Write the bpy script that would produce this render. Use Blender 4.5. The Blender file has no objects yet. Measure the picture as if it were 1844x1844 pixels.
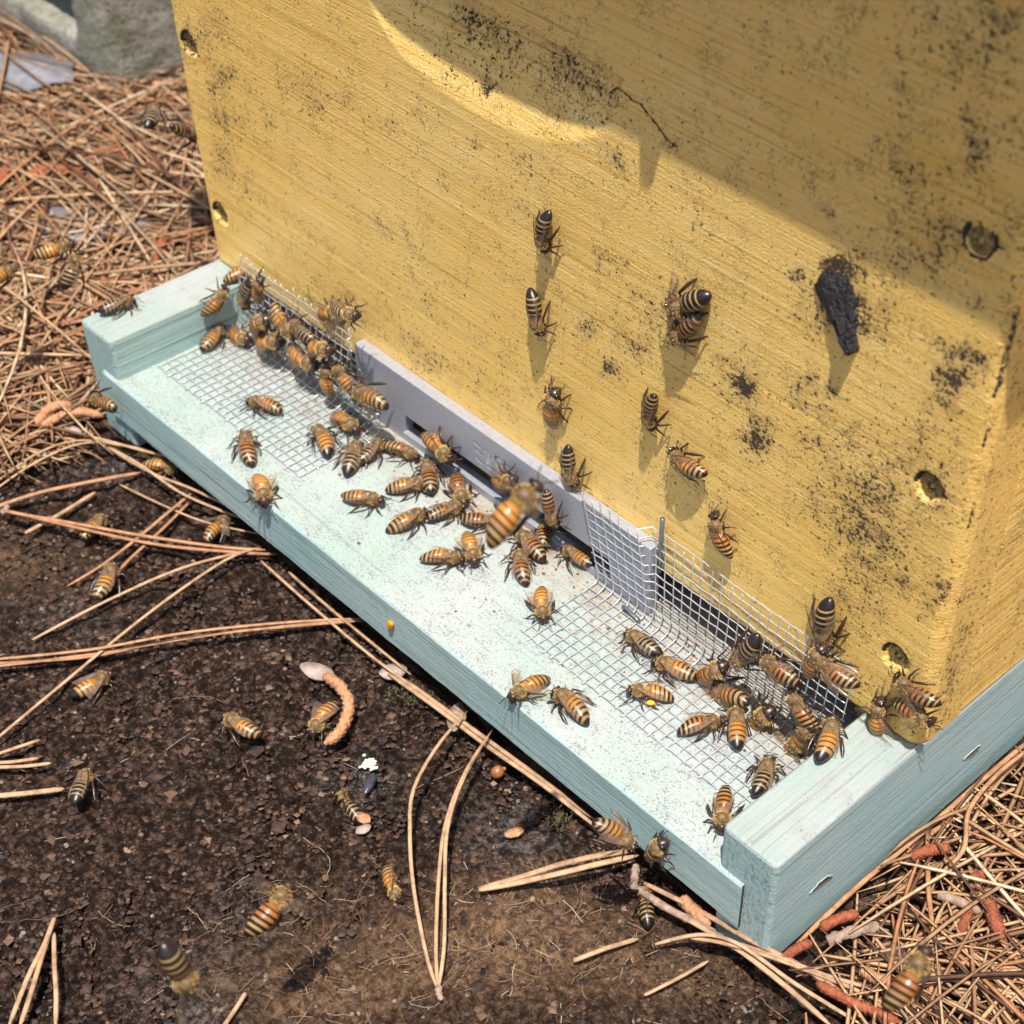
import bpy, math, random
import numpy as np
from mathutils import Vector, Matrix, noise
S = 0.001                       # everything below is written in millimetres
scn = bpy.context.scene
COL = scn.collection
# ------------------------------------------------------------------ camera
CAM = np.array([468.1766, -256.3562, 326.7297]); FPX = 2879.65; CX, CY = 922+268.79, 922+254.86
RC = np.array([[0.71016139, 0.70325918, 0.03312591], [-0.52251261, 0.49493817, 0.69427428], [0.47185948, -0.51035549, 0.71894777]])
cd = bpy.data.cameras.new("camera"); cam = bpy.data.objects.new("camera", cd); COL.objects.link(cam)
M = Matrix([[RC[0][i], RC[1][i], RC[2][i], CAM[i]*S] for i in range(3)] + [[0, 0, 0, 1]])
cam.matrix_world = M
cd.sensor_width = 36; cd.lens = FPX/1844*36; cd.shift_x = -(CX-922)/1844; cd.shift_y = (CY-922)/1844
cd.clip_start = 0.01; cd.clip_end = 2000
cd.dof.use_dof = True; cd.dof.focus_distance = 0.445; cd.dof.aperture_fstop = 21
scn.camera = cam
# ------------------------------------------------------------------ sky and sun
LX, LY = -0.23, 0.22            # drift of the sunlight per millimetre it falls
sunv = Vector((-LX, -LY, 1)).normalized()
world = bpy.data.worlds.new("World"); scn.world = world; world.use_nodes = True
nt = world.node_tree; bg = nt.nodes['Background']
sky = nt.nodes.new('ShaderNodeTexSky'); sky.sky_type = 'NISHITA'; sky.sun_disc = False
sky.sun_elevation = math.asin(sunv.z); sky.sun_rotation = math.atan2(sunv.x, sunv.y)
sky.air_density = 1.0; sky.dust_density = 2.0; sky.ozone_density = 1.0
nt.links.new(sky.outputs[0], bg.inputs[0]); bg.inputs[1].default_value = 0.11
sd = bpy.data.lights.new("sun", 'SUN'); sd.energy = 5.0; sd.angle = math.radians(0.53); sd.color = (1.0, 0.955, 0.88)
sun = bpy.data.objects.new("sun", sd); COL.objects.link(sun); sun.location = (0, -0.5, 2)
sun.rotation_euler = sunv.to_track_quat('Z', 'Y').to_euler()
scn.view_settings.view_transform = 'Standard'; scn.view_settings.look = 'None'
scn.view_settings.exposure = 0.64; scn.view_settings.gamma = 1
scn.render.engine = 'CYCLES'
scn.render.resolution_x = 1024; scn.render.resolution_y = 1024
scn.cycles.max_bounces = 8; scn.cycles.transparent_max_bounces = 16

# ------------------------------------------------------------------ measures
HW = 326.95          # hive width
HB = 400.0           # hive depth
FD, DZ, TH, RH, RW = 56.8, 16.3, 19.0, 46.3, 19.0   # landing depth, deck drop, deck thickness, rail height and width
ZL = 225.0           # top of the hive box
rnd = random.Random(7)

def ray(u, v):
    q = np.array([(u-CX)/FPX, -(v-CY)/FPX, -1.0]); return RC.T @ q
def unp(u, v, ax, val):
    dr = ray(u, v); t = (val-CAM[ax])/dr[ax]; return CAM+t*dr
def gnd(u, v, h=0.0): return unp(u, v, 2, -RH+h)
def proj(P):
    q = (np.asarray(P)-CAM) @ RC.T
    return CX+FPX*q[..., 0]/-q[..., 2], CY-FPX*q[..., 1]/-q[..., 2]

# ------------------------------------------------------------------ object helpers
def tag(o, label=None, cat=None, group=None, kind=None):
    if label: o['label'] = label
    if cat: o['category'] = cat
    if group: o['group'] = group
    if kind: o['kind'] = kind
    return o
def empty(name, loc=(0, 0, 0)):
    o = bpy.data.objects.new(name, None); COL.objects.link(o); o.location = Vector(loc)*S; o.empty_display_size = 0.005; return o

class MB:
    def __init__(s): s.v = []; s.f = []; s.m = []; s.uv = {}; s.sm = []
    def add(s, vs, fs, mat=0, smooth=True):
        n = len(s.v); s.v += [tuple(v) for v in vs]
        for f in fs: s.f.append(tuple(i+n for i in f)); s.m.append(mat); s.sm.append(smooth)
        return n
    def box(s, lo, hi, mat=0, bev=0.0, smooth=False):
        x0, y0, z0 = lo; x1, y1, z1 = hi
        if bev <= 0:
            vs = [(x0, y0, z0), (x1, y0, z0), (x1, y1, z0), (x0, y1, z0), (x0, y0, z1), (x1, y0, z1), (x1, y1, z1), (x0, y1, z1)]
            s.add(vs, [(0, 3, 2, 1), (4, 5, 6, 7), (0, 1, 5, 4), (1, 2, 6, 5), (2, 3, 7, 6), (3, 0, 4, 7)], mat, smooth); return
        b = bev; vs = []; idx = {}
        for i, (x, sx) in enumerate(((x0, 1), (x1, -1))):
            for j, (y, sy) in enumerate(((y0, 1), (y1, -1))):
                for k, (z, sz) in enumerate(((z0, 1), (z1, -1))):
                    for a in range(3):
                        p = [x+sx*b, y+sy*b, z+sz*b]; p[a] = (x, y, z)[a]
                        idx[(i, j, k, a)] = len(vs); vs.append(tuple(p))
        F = []
        for a in range(3):
            o = [q for q in range(3) if q != a]
            for e in (0, 1):
                def key(p, q):
                    kk = [0, 0, 0]; kk[a] = e; kk[o[0]] = p; kk[o[1]] = q; return idx[tuple(kk)+(a,)]
                F.append((key(0, 0), key(1, 0), key(1, 1), key(0, 1)))
        for a in range(3):
            o = [q for q in range(3) if q != a]
            for p in (0, 1):
                for q in (0, 1):
                    def key(e, w):
                        kk = [0, 0, 0]; kk[a] = e; kk[o[0]] = p; kk[o[1]] = q; return idx[tuple(kk)+(w,)]
                    F.append((key(0, o[0]), key(1, o[0]), key(1, o[1]), key(0, o[1])))
        for i in (0, 1):
            for j in (0, 1):
                for k in (0, 1): F.append((idx[(i, j, k, 0)], idx[(i, j, k, 1)], idx[(i, j, k, 2)]))
        s.add(vs, F, mat, smooth)
    def tube(s, pts, rad, n=6, mat=0, flat=1.0, cap=True, up=(0, 0, 1)):
        P = [Vector(p) for p in pts]; k = len(P)
        if not hasattr(rad, '__len__'): rad = [rad]*k
        up = Vector(up); vs = []; fs = []
        for i in range(k):
            t = (P[min(i+1, k-1)]-P[max(i-1, 0)])
            t = t.normalized() if t.length > 1e-9 else Vector((1, 0, 0))
            a = t.cross(up)
            if a.length < 1e-3: a = t.cross(Vector((0.3, 1, 0.1)))
            a.normalize(); b = a.cross(t)
            for j in range(n):
                th = 2*math.pi*j/n; vs.append(P[i]+a*(rad[i]*math.cos(th))+b*(rad[i]*flat*math.sin(th)))
        for i in range(k-1):
            for j in range(n):
                fs.append((i*n+j, i*n+(j+1) % n, (i+1)*n+(j+1) % n, (i+1)*n+j))
        if cap: fs.append(tuple(range(n-1, -1, -1))); fs.append(tuple((k-1)*n+j for j in range(n)))
        return s.add(vs, fs, mat)
    def loft(s, rings, n=14, mats=None, uvf=None):
        """rings: (x, z, ry, rz) along the local x axis"""
        vs = []; fs = []
        for (x, z, ry, rz) in rings:
            for j in range(n):
                th = 2*math.pi*j/n; vs.append((x, ry*math.sin(th), z+rz*math.cos(th)))
        base = s.add(vs, [], 0)
        k = len(rings)
        for i in range(k-1):
            for j in range(n):
                s.f.append((base+i*n+j, base+i*n+(j+1) % n, base+(i+1)*n+(j+1) % n, base+(i+1)*n+j))
                s.m.append(mats[i] if mats else 0); s.sm.append(True)
        s.f.append(tuple(base+j for j in range(n-1, -1, -1))); s.m.append(mats[0] if mats else 0); s.sm.append(True)
        s.f.append(tuple(base+(k-1)*n+j for j in range(n))); s.m.append(mats[-1] if mats else 0); s.sm.append(True)
        if uvf:
            for i in range(k):
                for j in range(n): s.uv[base+i*n+j] = uvf(rings[i][0], j/n)
    def ball(s, c, r, n=10, m=7, mat=0, R=None):
        vs = []; fs = []
        for i in range(m+1):
            ph = math.pi*i/m
            for j in range(n):
                th = 2*math.pi*j/n
                p = Vector((r[0]*math.sin(ph)*math.cos(th), r[1]*math.sin(ph)*math.sin(th), r[2]*math.cos(ph)))
                if R: p = R @ p
                vs.append(Vector(c)+p)
        for i in range(m):
            for j in range(n): fs.append((i*n+j, i*n+(j+1) % n, (i+1)*n+(j+1) % n, (i+1)*n+j))
        s.add(vs, fs, mat)
    def mesh(s, name, mats):
        me = bpy.data.meshes.new(name)
        me.from_pydata([(x*S, y*S, z*S) for x, y, z in s.v], [], s.f)
        for m in mats: me.materials.append(m)
        me.polygons.foreach_set('material_index', s.m)
        me.polygons.foreach_set('use_smooth', s.sm)
        if s.uv:
            ul = me.uv_layers.new(name='UVMap'); li = np.zeros(len(me.loops), dtype=np.int32); me.loops.foreach_get('vertex_index', li)
            arr = np.zeros((len(li), 2), dtype=np.float32)
            for a, vi in enumerate(li): arr[a] = s.uv.get(int(vi), (0, 0))
            ul.data.foreach_set('uv', arr.ravel())
        me.update(); return me
    def build(s, name, mats, parent=None):
        if not isinstance(mats, (list, tuple)): mats = [mats]
        me = s.mesh(name, mats)
        import bmesh
        bm = bmesh.new(); bm.from_mesh(me); bmesh.ops.recalc_face_normals(bm, faces=bm.faces); bm.to_mesh(me); bm.free()
        o = bpy.data.objects.new(name, me); COL.objects.link(o)
        if parent: o.parent = parent
        return o
def obj(name, me, parent=None):
    o = bpy.data.objects.new(name, me); COL.objects.link(o)
    if parent: o.parent = parent
    return o
def npmesh(name, V, Q, mat, attr=None, smooth=True):
    """fast mesh from numpy vertices (mm) and quads"""
    me = bpy.data.meshes.new(name); V = np.asarray(V, dtype=np.float32)*S; Q = np.asarray(Q, dtype=np.int32)
    me.vertices.add(len(V)); me.vertices.foreach_set('co', V.ravel())
    me.loops.add(Q.size); me.loops.foreach_set('vertex_index', Q.ravel())
    me.polygons.add(len(Q)); me.polygons.foreach_set('loop_start', np.arange(0, Q.size, Q.shape[1], dtype=np.int32))
    me.polygons.foreach_set('use_smooth', np.full(len(Q), smooth))
    for m in (mat if isinstance(mat, (list, tuple)) else [mat]): me.materials.append(m)
    if attr:
        for k, a in attr.items():
            at = me.attributes.new(k, 'FLOAT', 'POINT'); at.data.foreach_set('value', np.asarray(a, dtype=np.float32))
    me.update(calc_edges=True); me.validate(); return me

# ------------------------------------------------------------------ materials
class NT:
    def __init__(s, name):
        s.mat = bpy.data.materials.new(name); s.mat.use_nodes = True; s.t = s.mat.node_tree
        s.p = s.t.nodes['Principled BSDF']; s.out = s.t.nodes['Material Output']
        s.tc = s.n('ShaderNodeTexCoord')
    def n(s, typ, **kw):
        x = s.t.nodes.new(typ)
        for k, v in kw.items(): setattr(x, k, v)
        return x
    def l(s, a, b): s.t.links.new(a, b)
    def map(s, scale, rot=(0, 0, 0), src=None):
        m = s.n('ShaderNodeMapping'); m.inputs['Scale'].default_value = scale if hasattr(scale, '__len__') else (scale,)*3
        m.inputs['Rotation'].default_value = rot
        s.l(src or s.tc.outputs['Object'], m.inputs[0]); return m.outputs[0]
    def noise(s, vec, scale=1.0, detail=4, rough=0.55, dist=0.0, out='Fac'):
        x = s.n('ShaderNodeTexNoise'); x.inputs['Scale'].default_value = scale; x.inputs['Detail'].default_value = detail
        x.inputs['Roughness'].default_value = rough; x.inputs['Distortion'].default_value = dist; s.l(vec, x.inputs['Vector']); return x.outputs[out]
    def vor(s, vec, scale=1.0, feature='F1', out='Distance', rnd_=1.0):
        x = s.n('ShaderNodeTexVoronoi', feature=feature); x.inputs['Scale'].default_value = scale; x.inputs['Randomness'].default_value = rnd_
        s.l(vec, x.inputs['Vector']); return x.outputs[out]
    def ramp(s, fac, stops, interp='LINEAR'):
        r = s.n('ShaderNodeValToRGB'); r.color_ramp.interpolation = interp; e = r.color_ramp.elements
        while len(e) < len(stops): e.new(0.5)
        for i, (p, c) in enumerate(stops):
            e[i].position = p; e[i].color = (c, c, c, 1) if not hasattr(c, '__len__') else (*c, 1)
        s.l(fac, r.inputs[0]); return r.outputs[0]
    def mix(s, fac, a, b, mode='MIX'):
        x = s.n('ShaderNodeMix', data_type='RGBA', blend_type=mode)
        for sock, v in ((x.inputs[0], fac), (x.inputs[6], a), (x.inputs[7], b)):
            if hasattr(v, 'links') or isinstance(v, bpy.types.NodeSocket): s.l(v, sock)
            elif hasattr(v, '__len__'): sock.default_value = (*v, 1) if len(v) == 3 else v
            else: sock.default_value = v
        return x.outputs[2]
    def math(s, op, a, b=0.0, c=None, clamp=False):
        x = s.n('ShaderNodeMath', operation=op); x.use_clamp = clamp
        for i, v in enumerate((a, b) if c is None else (a, b, c)):
            if isinstance(v, bpy.types.NodeSocket): s.l(v, x.inputs[i])
            else: x.inputs[i].default_value = v
        return x.outputs[0]
    def bump(s, h, dist, strength=1.0, prev=None):
        b = s.n('ShaderNodeBump'); b.inputs['Distance'].default_value = dist*S; b.inputs['Strength'].default_value = strength
        s.l(h, b.inputs['Height'])
        if prev is not None: s.l(prev, b.inputs['Normal'])
        return b.outputs[0]
    def attr(s, name):
        a = s.n('ShaderNodeAttribute'); a.attribute_name = name; return a.outputs['Fac']
    def fin(s, col, rough=0.6, metal=0.0, normal=None, spec=None):
        for sock, v in (('Base Color', col), ('Roughness', rough), ('Metallic', metal)):
            if isinstance(v, bpy.types.NodeSocket): s.l(v, s.p.inputs[sock])
            elif hasattr(v, '__len__'): s.p.inputs[sock].default_value = (*v, 1)
            else: s.p.inputs[sock].default_value = v
        if normal is not None: s.l(normal, s.p.inputs['Normal'])
        if spec is not None: s.p.inputs['Specular IOR Level'].default_value = spec
        return s.mat

def gold_paint(name, axis, use_attr):
    """weathered gold paint on wood; the grain runs along `axis`"""
    n = NT(name)
    st = (18, 700, 1250) if axis == 'x' else (700, 18, 1000)
    g1 = n.noise(n.map(st), 1.0, 5, 0.65, 0.4)
    st2 = tuple(q*0.35 for q in st)
    g2 = n.noise(n.map(st2), 1.0, 3, 0.6, 0.8)
    pebble = n.noise(n.map(1500), 1.0, 3, 0.6)
    big = n.noise(n.map(28), 1.0, 3, 0.6)
    mid = n.noise(n.map(140), 1.0, 4, 0.65)
    fine = n.noise(n.map(760), 1.0, 3, 0.7)
    fine2 = n.noise(n.map((330, 900, 1300) if axis == 'x' else (900, 330, 1300)), 1.0, 3, 0.75, 1.2)
    dirt = n.attr('dirt') if use_attr else None
    crack_shade = n.attr('crack_shade') if use_attr else None
    # density of mildew specks
    dens = n.math('MULTIPLY', n.ramp(big, [(0.45, 0.0), (0.75, 1.0)]), 0.5)
    dens = n.math('ADD', dens, n.math('MULTIPLY', n.ramp(mid, [(0.5, 0.0), (0.72, 1.0)]), 0.42))
    if dirt is not None: dens = n.math('ADD', dens, n.math('MULTIPLY', dirt, n.ramp(n.noise(n.map(170), 1.0, 5, 0.75, 0.6), [(0.36, 0.15), (0.62, 1.0)])))
    thr = n.math('SUBTRACT', 0.635, n.math('MULTIPLY', dens, 0.15))
    speck = n.math('MULTIPLY', n.math('SUBTRACT', fine, thr), 16.0, clamp=True)
    thr2 = n.math('SUBTRACT', 0.675, n.math('MULTIPLY', dens, 0.14))
    speck2 = n.math('MULTIPLY', n.math('SUBTRACT', fine2, thr2), 14.0, clamp=True)
    sp = n.math('MAXIMUM', speck, speck2)
    vc = n.vor(n.mix(0.012, n.map(1.0), n.noise(n.map(300), 1, 3, 0.6, out='Color'), 'ADD'), 330, 'DISTANCE_TO_EDGE')
    hair = n.math('MULTIPLY', n.ramp(vc, [(0.012, 1.0), (0.045, 0.0)]), n.ramp(n.noise(n.map(90), 1, 4, 0.7), [(0.50, 0.0), (0.60, 0.8)]))
    sp = n.math('MAXIMUM', sp, hair)
    base = n.ramp(g1, [(0.30, (0.62, 0.36, 0.075)), (0.46, (0.98, 0.635, 0.18)), (0.72, (1.0, 0.77, 0.32))])
    base = n.mix(n.ramp(n.noise(n.map(11), 1.0, 4, 0.6), [(0.4, 0.0), (0.7, 0.5)]), base, (0.86, 0.50, 0.08))
    base = n.mix(n.math('MULTIPLY', n.ramp(dens, [(0.35, 0.0), (1.3, 0.5)]), 1.0), base, (0.32, 0.20, 0.075))
    col = n.mix(n.math('MULTIPLY', sp, 0.94), base, (0.010, 0.006, 0.006))
    if crack_shade is not None:
        cr = n.math('MULTIPLY', n.math('SUBTRACT', n.math('ADD', crack_shade, n.math('MULTIPLY', fine, 0.9)), 0.86), 5.0, clamp=True)
        col = n.mix(cr, col, (0.02, 0.013, 0.012)); sp = n.math('MAXIMUM', sp, cr)
    b = n.bump(g1, 0.20 if axis == 'x' else 0.60, 0.9); b = n.bump(g2, 0.26 if axis == 'x' else 0.9, 0.7, b); b = n.bump(pebble, 0.34, 1.0, b)
    b = n.bump(n.math('MULTIPLY', sp, -1.0), 0.25, 0.8, b)
    metal = n.math('MULTIPLY', n.math('SUBTRACT', 1.0, sp), 0.28)
    rough = n.math('ADD', 0.36, n.math('MULTIPLY', sp, 0.35))
    return n.fin(col, rough, metal, b, 0.5)

def mint_paint(name, axis, worn):
    n = NT(name)
    st = {'x': (9, 600, 900), 'y': (900, 9, 900), 'z': (900, 900, 250)}[axis]
    g = n.noise(n.map(st), 1.0, 5, 0.65, 0.6); fine = n.noise(n.map(1100), 1.0, 3, 0.75)
    big = n.noise(n.map(26), 1.0, 4, 0.6); mid = n.noise(n.map(130), 1.0, 4, 0.7)
    if worn:
        base = n.mix(n.ramp(big, [(0.35, 0.0), (0.65, 1.0)]), (0.235, 0.315, 0.28), (0.315, 0.335, 0.32))
        base = n.mix(n.ramp(mid, [(0.52, 0.0), (0.75, 0.65)]), base, (0.27, 0.235, 0.22))
    else:
        base = n.mix(n.ramp(big, [(0.3, 0.0), (0.7, 1.0)]), (0.285, 0.435, 0.415), (0.36, 0.455, 0.43))
        base = n.mix(n.ramp(mid, [(0.55, 0.0), (0.8, 0.35)]), base, (0.32, 0.34, 0.33))
    gl = n.math('MULTIPLY', n.ramp(g, [(0.36, 1.0), (0.46, 0.0)]), 0.55)
    base = n.mix(gl, base, (0.11, 0.135, 0.135) if not worn else (0.17, 0.15, 0.15))
    thr = n.math('SUBTRACT', 0.68, n.math('MULTIPLY', n.ramp(mid, [(0.4, 0.0), (0.7, 1.0)]), 0.12 if worn else 0.05))
    sp = n.math('MULTIPLY', n.math('SUBTRACT', fine, thr), 14.0, clamp=True)
    col = n.mix(n.math('MULTIPLY', sp, 0.75), base, (0.07, 0.065, 0.08))
    # chips down to bare wood
    chip = n.ramp(n.noise(n.map(75), 1.0, 5, 0.7), [(0.715, 0.0), (0.735, 1.0)])
    col = n.mix(n.math('MULTIPLY', chip, 0.8), col, (0.52, 0.33, 0.22))
    b = n.bump(g, 0.45, 0.9); b = n.bump(fine, 0.30, 0.8, b); b = n.bump(n.noise(n.map(500), 1, 3, 0.6), 0.25, 0.5, b)
    return n.fin(col, 0.55, 0.0, b, 0.4)

def deck_paint():
    """worn mint deck: walked-on tan stain in front of the entrance"""
    n = NT('deck_paint')
    g = n.noise(n.map((12, 600, 600)), 1.0, 5, 0.65, 0.5); fine = n.noise(n.map(1300), 1.0, 2, 0.8); fine3 = n.noise(n.map(600), 1.0, 4, 0.75)
    big = n.noise(n.map(22), 1.0, 4, 0.65); mid = n.noise(n.map(120), 1.0, 5, 0.7)
    base = n.mix(n.ramp(big, [(0.35, 0.0), (0.65, 1.0)]), (0.26, 0.335, 0.30), (0.325, 0.355, 0.34))
    base = n.mix(n.ramp(mid, [(0.5, 0.0), (0.72, 0.6)]), base, (0.28, 0.285, 0.30))
    sx = n.n('ShaderNodeSeparateXYZ'); n.l(n.tc.outputs['Object'], sx.inputs[0])
    yn = n.math('ADD', sx.outputs[1], n.math('MULTIPLY', n.math('SUBTRACT', mid, 0.5), 0.03))
    near = n.math('MULTIPLY', n.math('ADD', yn, 0.026), 55.0, clamp=True)
    st = n.math('MULTIPLY', near, n.ramp(n.noise(n.map(60), 1.0, 4, 0.7), [(0.35, 0.15), (0.62, 0.75)]))
    base = n.mix(st, base, (0.30, 0.22, 0.15))
    gl = n.math('MULTIPLY', n.ramp(g, [(0.28, 1.0), (0.40, 0.0)]), 0.45)
    base = n.mix(gl, base, (0.16, 0.175, 0.18))
    thr = n.math('SUBTRACT', 0.61, n.math('MULTIPLY', n.ramp(mid, [(0.35, 0.0), (0.7, 1.0)]), 0.13))
    sp = n.math('MULTIPLY', n.math('SUBTRACT', fine, thr), 12.0, clamp=True)
    sp3 = n.math('MULTIPLY', n.math('SUBTRACT', fine3, n.math('SUBTRACT', 0.77, n.math('MULTIPLY', near, 0.1))), 12.0, clamp=True)
    col = n.mix(n.math('MULTIPLY', sp, 0.65), base, (0.09, 0.085, 0.10))
    col = n.mix(n.math('MULTIPLY', sp3, 0.7), col, (0.11, 0.08, 0.06))
    b = n.bump(g, 0.35, 0.8); b = n.bump(fine, 0.2, 0.6, b); b = n.bump(fine3, 0.4, 0.5, b)
    return n.fin(col, 0.6, 0.0, b, 0.35)

def simple(name, col, rough=0.5, metal=0.0, var=None, vscale=300, bump=None, bscale=900, spec=None):
    n = NT(name); c = col
    if var is not None: c = n.mix(n.ramp(n.noise(n.map(vscale), 1.0, 4, 0.65), [(0.35, 0.0), (0.65, 1.0)]), col, var)
    b = n.bump(n.noise(n.map(bscale), 1.0, 4, 0.65), bump, 0.9) if bump else None
    return n.fin(c, rough, metal, b, spec)

M_gold = gold_paint('gold_paint_front', 'x', True)
M_gold_side = gold_paint('gold_paint_side', 'y', False)
M_mint_x = mint_paint('mint_paint_x', 'x', False); M_mint_y = mint_paint('mint_paint_y', 'y', False)
M_mint_end = mint_paint('mint_paint_end_grain', 'z', False); M_mint_top = mint_paint('mint_paint_worn_top', 'y', True)
M_deck = deck_paint()
M_wire = simple('galvanised_wire', (0.62, 0.64, 0.66), 0.36, 0.55, (0.42, 0.44, 0.46), 900)
M_zinc = simple('galvanised_sheet', (0.40, 0.41, 0.455), 0.42, 0.45, (0.34, 0.345, 0.385), 700, 0.10, 1500)
M_steel = simple('dull_steel', (0.30, 0.32, 0.33), 0.4, 0.8, (0.16, 0.17, 0.18), 500, 0.1, 900)
M_screw = simple('painted_screw', (0.50, 0.35, 0.12), 0.45, 0.5, (0.06, 0.045, 0.035), 900, 0.2, 1200)
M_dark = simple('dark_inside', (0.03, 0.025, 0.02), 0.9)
M_wood_in = simple('inner_wood', (0.10, 0.06, 0.035), 0.85, 0, (0.05, 0.03, 0.02), 120, 0.3, 600)
M_lid = simple('lid_sheet', (0.55, 0.56, 0.57), 0.45, 0.6, (0.42, 0.43, 0.44), 60)
M_prop = simple('propolis_black', (0.006, 0.005, 0.006), 0.38, 0, (0.022, 0.018, 0.022), 900, 2.5, 700)
M_amber = simple('propolis_amber', (0.62, 0.27, 0.01), 0.25, 0, (0.4, 0.15, 0.01), 900, 0.1, 900)
M_pollen = simple('pollen_yellow', (0.85, 0.42, 0.01), 0.7, 0, (0.75, 0.34, 0.01), 1500, 0.1, 2500)

def concrete():
    n = NT('concrete')
    a = n.noise(n.map(60), 1, 5, 0.7); b_ = n.noise(n.map(520), 1, 5, 0.75); c = n.vor(n.map(330))
    base = n.ramp(a, [(0.3, (0.17, 0.16, 0.12)), (0.5, (0.33, 0.31, 0.26)), (0.72, (0.47, 0.45, 0.40))])
    base = n.mix(n.ramp(n.noise(n.map(22), 1, 4, 0.6), [(0.5, 0.0), (0.7, 0.45)]), base, (0.16, 0.20, 0.10))
    base = n.mix(n.ramp(b_, [(0.56, 0.0), (0.64, 0.85)]), base, (0.05, 0.045, 0.035))
    b = n.bump(b_, 2.2, 0.9); b = n.bump(c, 1.2, 0.6, b)
    return n.fin(base, 0.92, 0, b, 0.2)
M_conc = concrete()

def soil():
    n = NT('soil')
    a = n.noise(n.map(14), 1, 5, 0.65); b_ = n.noise(n.map(380), 1, 6, 0.78); c = n.vor(n.map(520), out='Distance'); cc = n.vor(n.map(430), out='Color')
    fib = n.noise(n.map((260, 900, 400), (0, 0, 0.7)), 1, 4, 0.7, 2.5); f2 = n.noise(n.map(1500), 1, 3, 0.7)
    base = n.ramp(b_, [(0.32, (0.004, 0.003, 0.002)), (0.48, (0.020, 0.011, 0.008)), (0.57, (0.075, 0.043, 0.029)), (0.70, (0.23, 0.145, 0.10))])
    base = n.mix(n.math('MULTIPLY', n.attr('rust'), n.ramp(a, [(0.3, 0.4), (0.6, 1.0)])), base, n.mix(n.ramp(b_, [(0.35, 0.0), (0.62, 1.0)]), (0.035, 0.020, 0.012), (0.34, 0.20, 0.11)))
    slate = n.math('MULTIPLY', n.attr('ash'), n.ramp(n.noise(n.map(60), 1, 4, 0.7), [(0.35, 0.2), (0.6, 1.0)]))
    base = n.mix(slate, base, n.mix(n.ramp(b_, [(0.46, 0.0), (0.60, 1.0)]), (0.020, 0.018, 0.019), (0.24, 0.215, 0.20)))
    fibm = n.math('MULTIPLY', n.ramp(fib, [(0.63, 0.0), (0.68, 1.0)]), n.ramp(a, [(0.40, 0.15), (0.62, 0.8)]))
    base = n.mix(fibm, base, (0.44, 0.30, 0.17))
    sx = n.n('ShaderNodeSeparateColor'); n.l(cc, sx.inputs[0])
    peb = n.math('MULTIPLY', n.ramp(sx.outputs[0], [(0.93, 0.0), (0.95, 1.0)]), n.ramp(c, [(0.25, 1.0), (0.45, 0.0)]))
    base = n.mix(n.math('MULTIPLY', peb, 0.85), base, n.mix(sx.outputs[1], (0.34, 0.23, 0.15), (0.42, 0.38, 0.33)))
    b = n.bump(b_, 4.5, 1.0); b = n.bump(n.noise(n.map(120), 1, 4, 0.7), 5.0, 0.8, b); b = n.bump(c, 1.8, 0.9, b); b = n.bump(f2, 0.9, 0.9, b)
    far = n.math('MULTIPLY', n.math('ADD', 0.0, n.ramp(n.attr('litter'), [(0.0, 0.0), (1.0, 1.0)])), 0.9)
    under = n.ramp(n.noise(n.map((40, 220, 90), (0, 0, 0.5)), 1, 5, 0.75, 1.5), [(0.36, (0.015, 0.010, 0.008)), (0.5, (0.07, 0.042, 0.028)), (0.70, (0.26, 0.16, 0.10))])
    base = n.mix(far, base, under)
    return n.fin(base, 0.92, 0, b, 0.12)
M_soil = soil()

def needle_mat(name, stops, src='island'):
    n = NT(name)
    if src == 'island':
        gi = n.n('ShaderNodeNewGeometry'); r = gi.outputs['Random Per Island']
    else:
        oi = n.n('ShaderNodeObjectInfo'); r = oi.outputs['Random']
    base = n.ramp(r, stops)
    k = n.noise(n.map(220), 1, 4, 0.7)
    base = n.mix(n.ramp(k, [(0.42, 0.0), (0.62, 0.85)]), base, n.mix(0.62, base, (0.10, 0.05, 0.03)))
    dots = n.ramp(n.noise(n.map(900), 1, 2, 0.7), [(0.70, 0.0), (0.74, 0.7)])
    base = n.mix(dots, base, (0.06, 0.03, 0.02))
    b = n.bump(n.noise(n.map(900), 1, 3, 0.6), 0.2, 0.7)
    return n.fin(base, 0.6, 0, b, 0.22)
NST = [(0.0, (0.040, 0.020, 0.013)), (0.16, (0.15, 0.065, 0.033)), (0.30, (0.42, 0.255, 0.13)), (0.44, (0.24, 0.115, 0.055)), (0.58, (0.52, 0.34, 0.185)), (0.70, (0.36, 0.145, 0.06)), (0.82, (0.46, 0.28, 0.145)), (0.92, (0.60, 0.45, 0.28)), (1.0, (0.17, 0.12, 0.085))]
M_needle = needle_mat('dry_needle', NST); M_needle_o = needle_mat('dry_needle_single', NST, 'obj')
M_tan = needle_mat('tan_needle', [(0.0, (0.36, 0.215, 0.115)), (1.0, (0.46, 0.30, 0.18))]); M_rust = needle_mat('rust_needle', [(0.0, (0.34, 0.15, 0.07)), (1.0, (0.44, 0.24, 0.125))])
M_catk = simple('red_catkin', (0.38, 0.105, 0.04), 0.8, 0, (0.20, 0.045, 0.015), 700, 1.2, 800)
M_catp = simple('pale_catkin', (0.55, 0.29, 0.15), 0.8, 0, (0.36, 0.14, 0.055), 700, 1.0, 800)
M_bark = simple('bark', (0.36, 0.25, 0.18), 0.85, 0, (0.16, 0.10, 0.07), 300, 0.6, 700)
M_husk = simple('pale_husk', (0.38, 0.30, 0.25), 0.8, 0, (0.24, 0.18, 0.15), 300, 0.3, 700)
M_white = simple('white_crumb', (0.80, 0.80, 0.62), 0.9, 0, (0.62, 0.62, 0.42), 900, 0.4, 1500)
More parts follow.
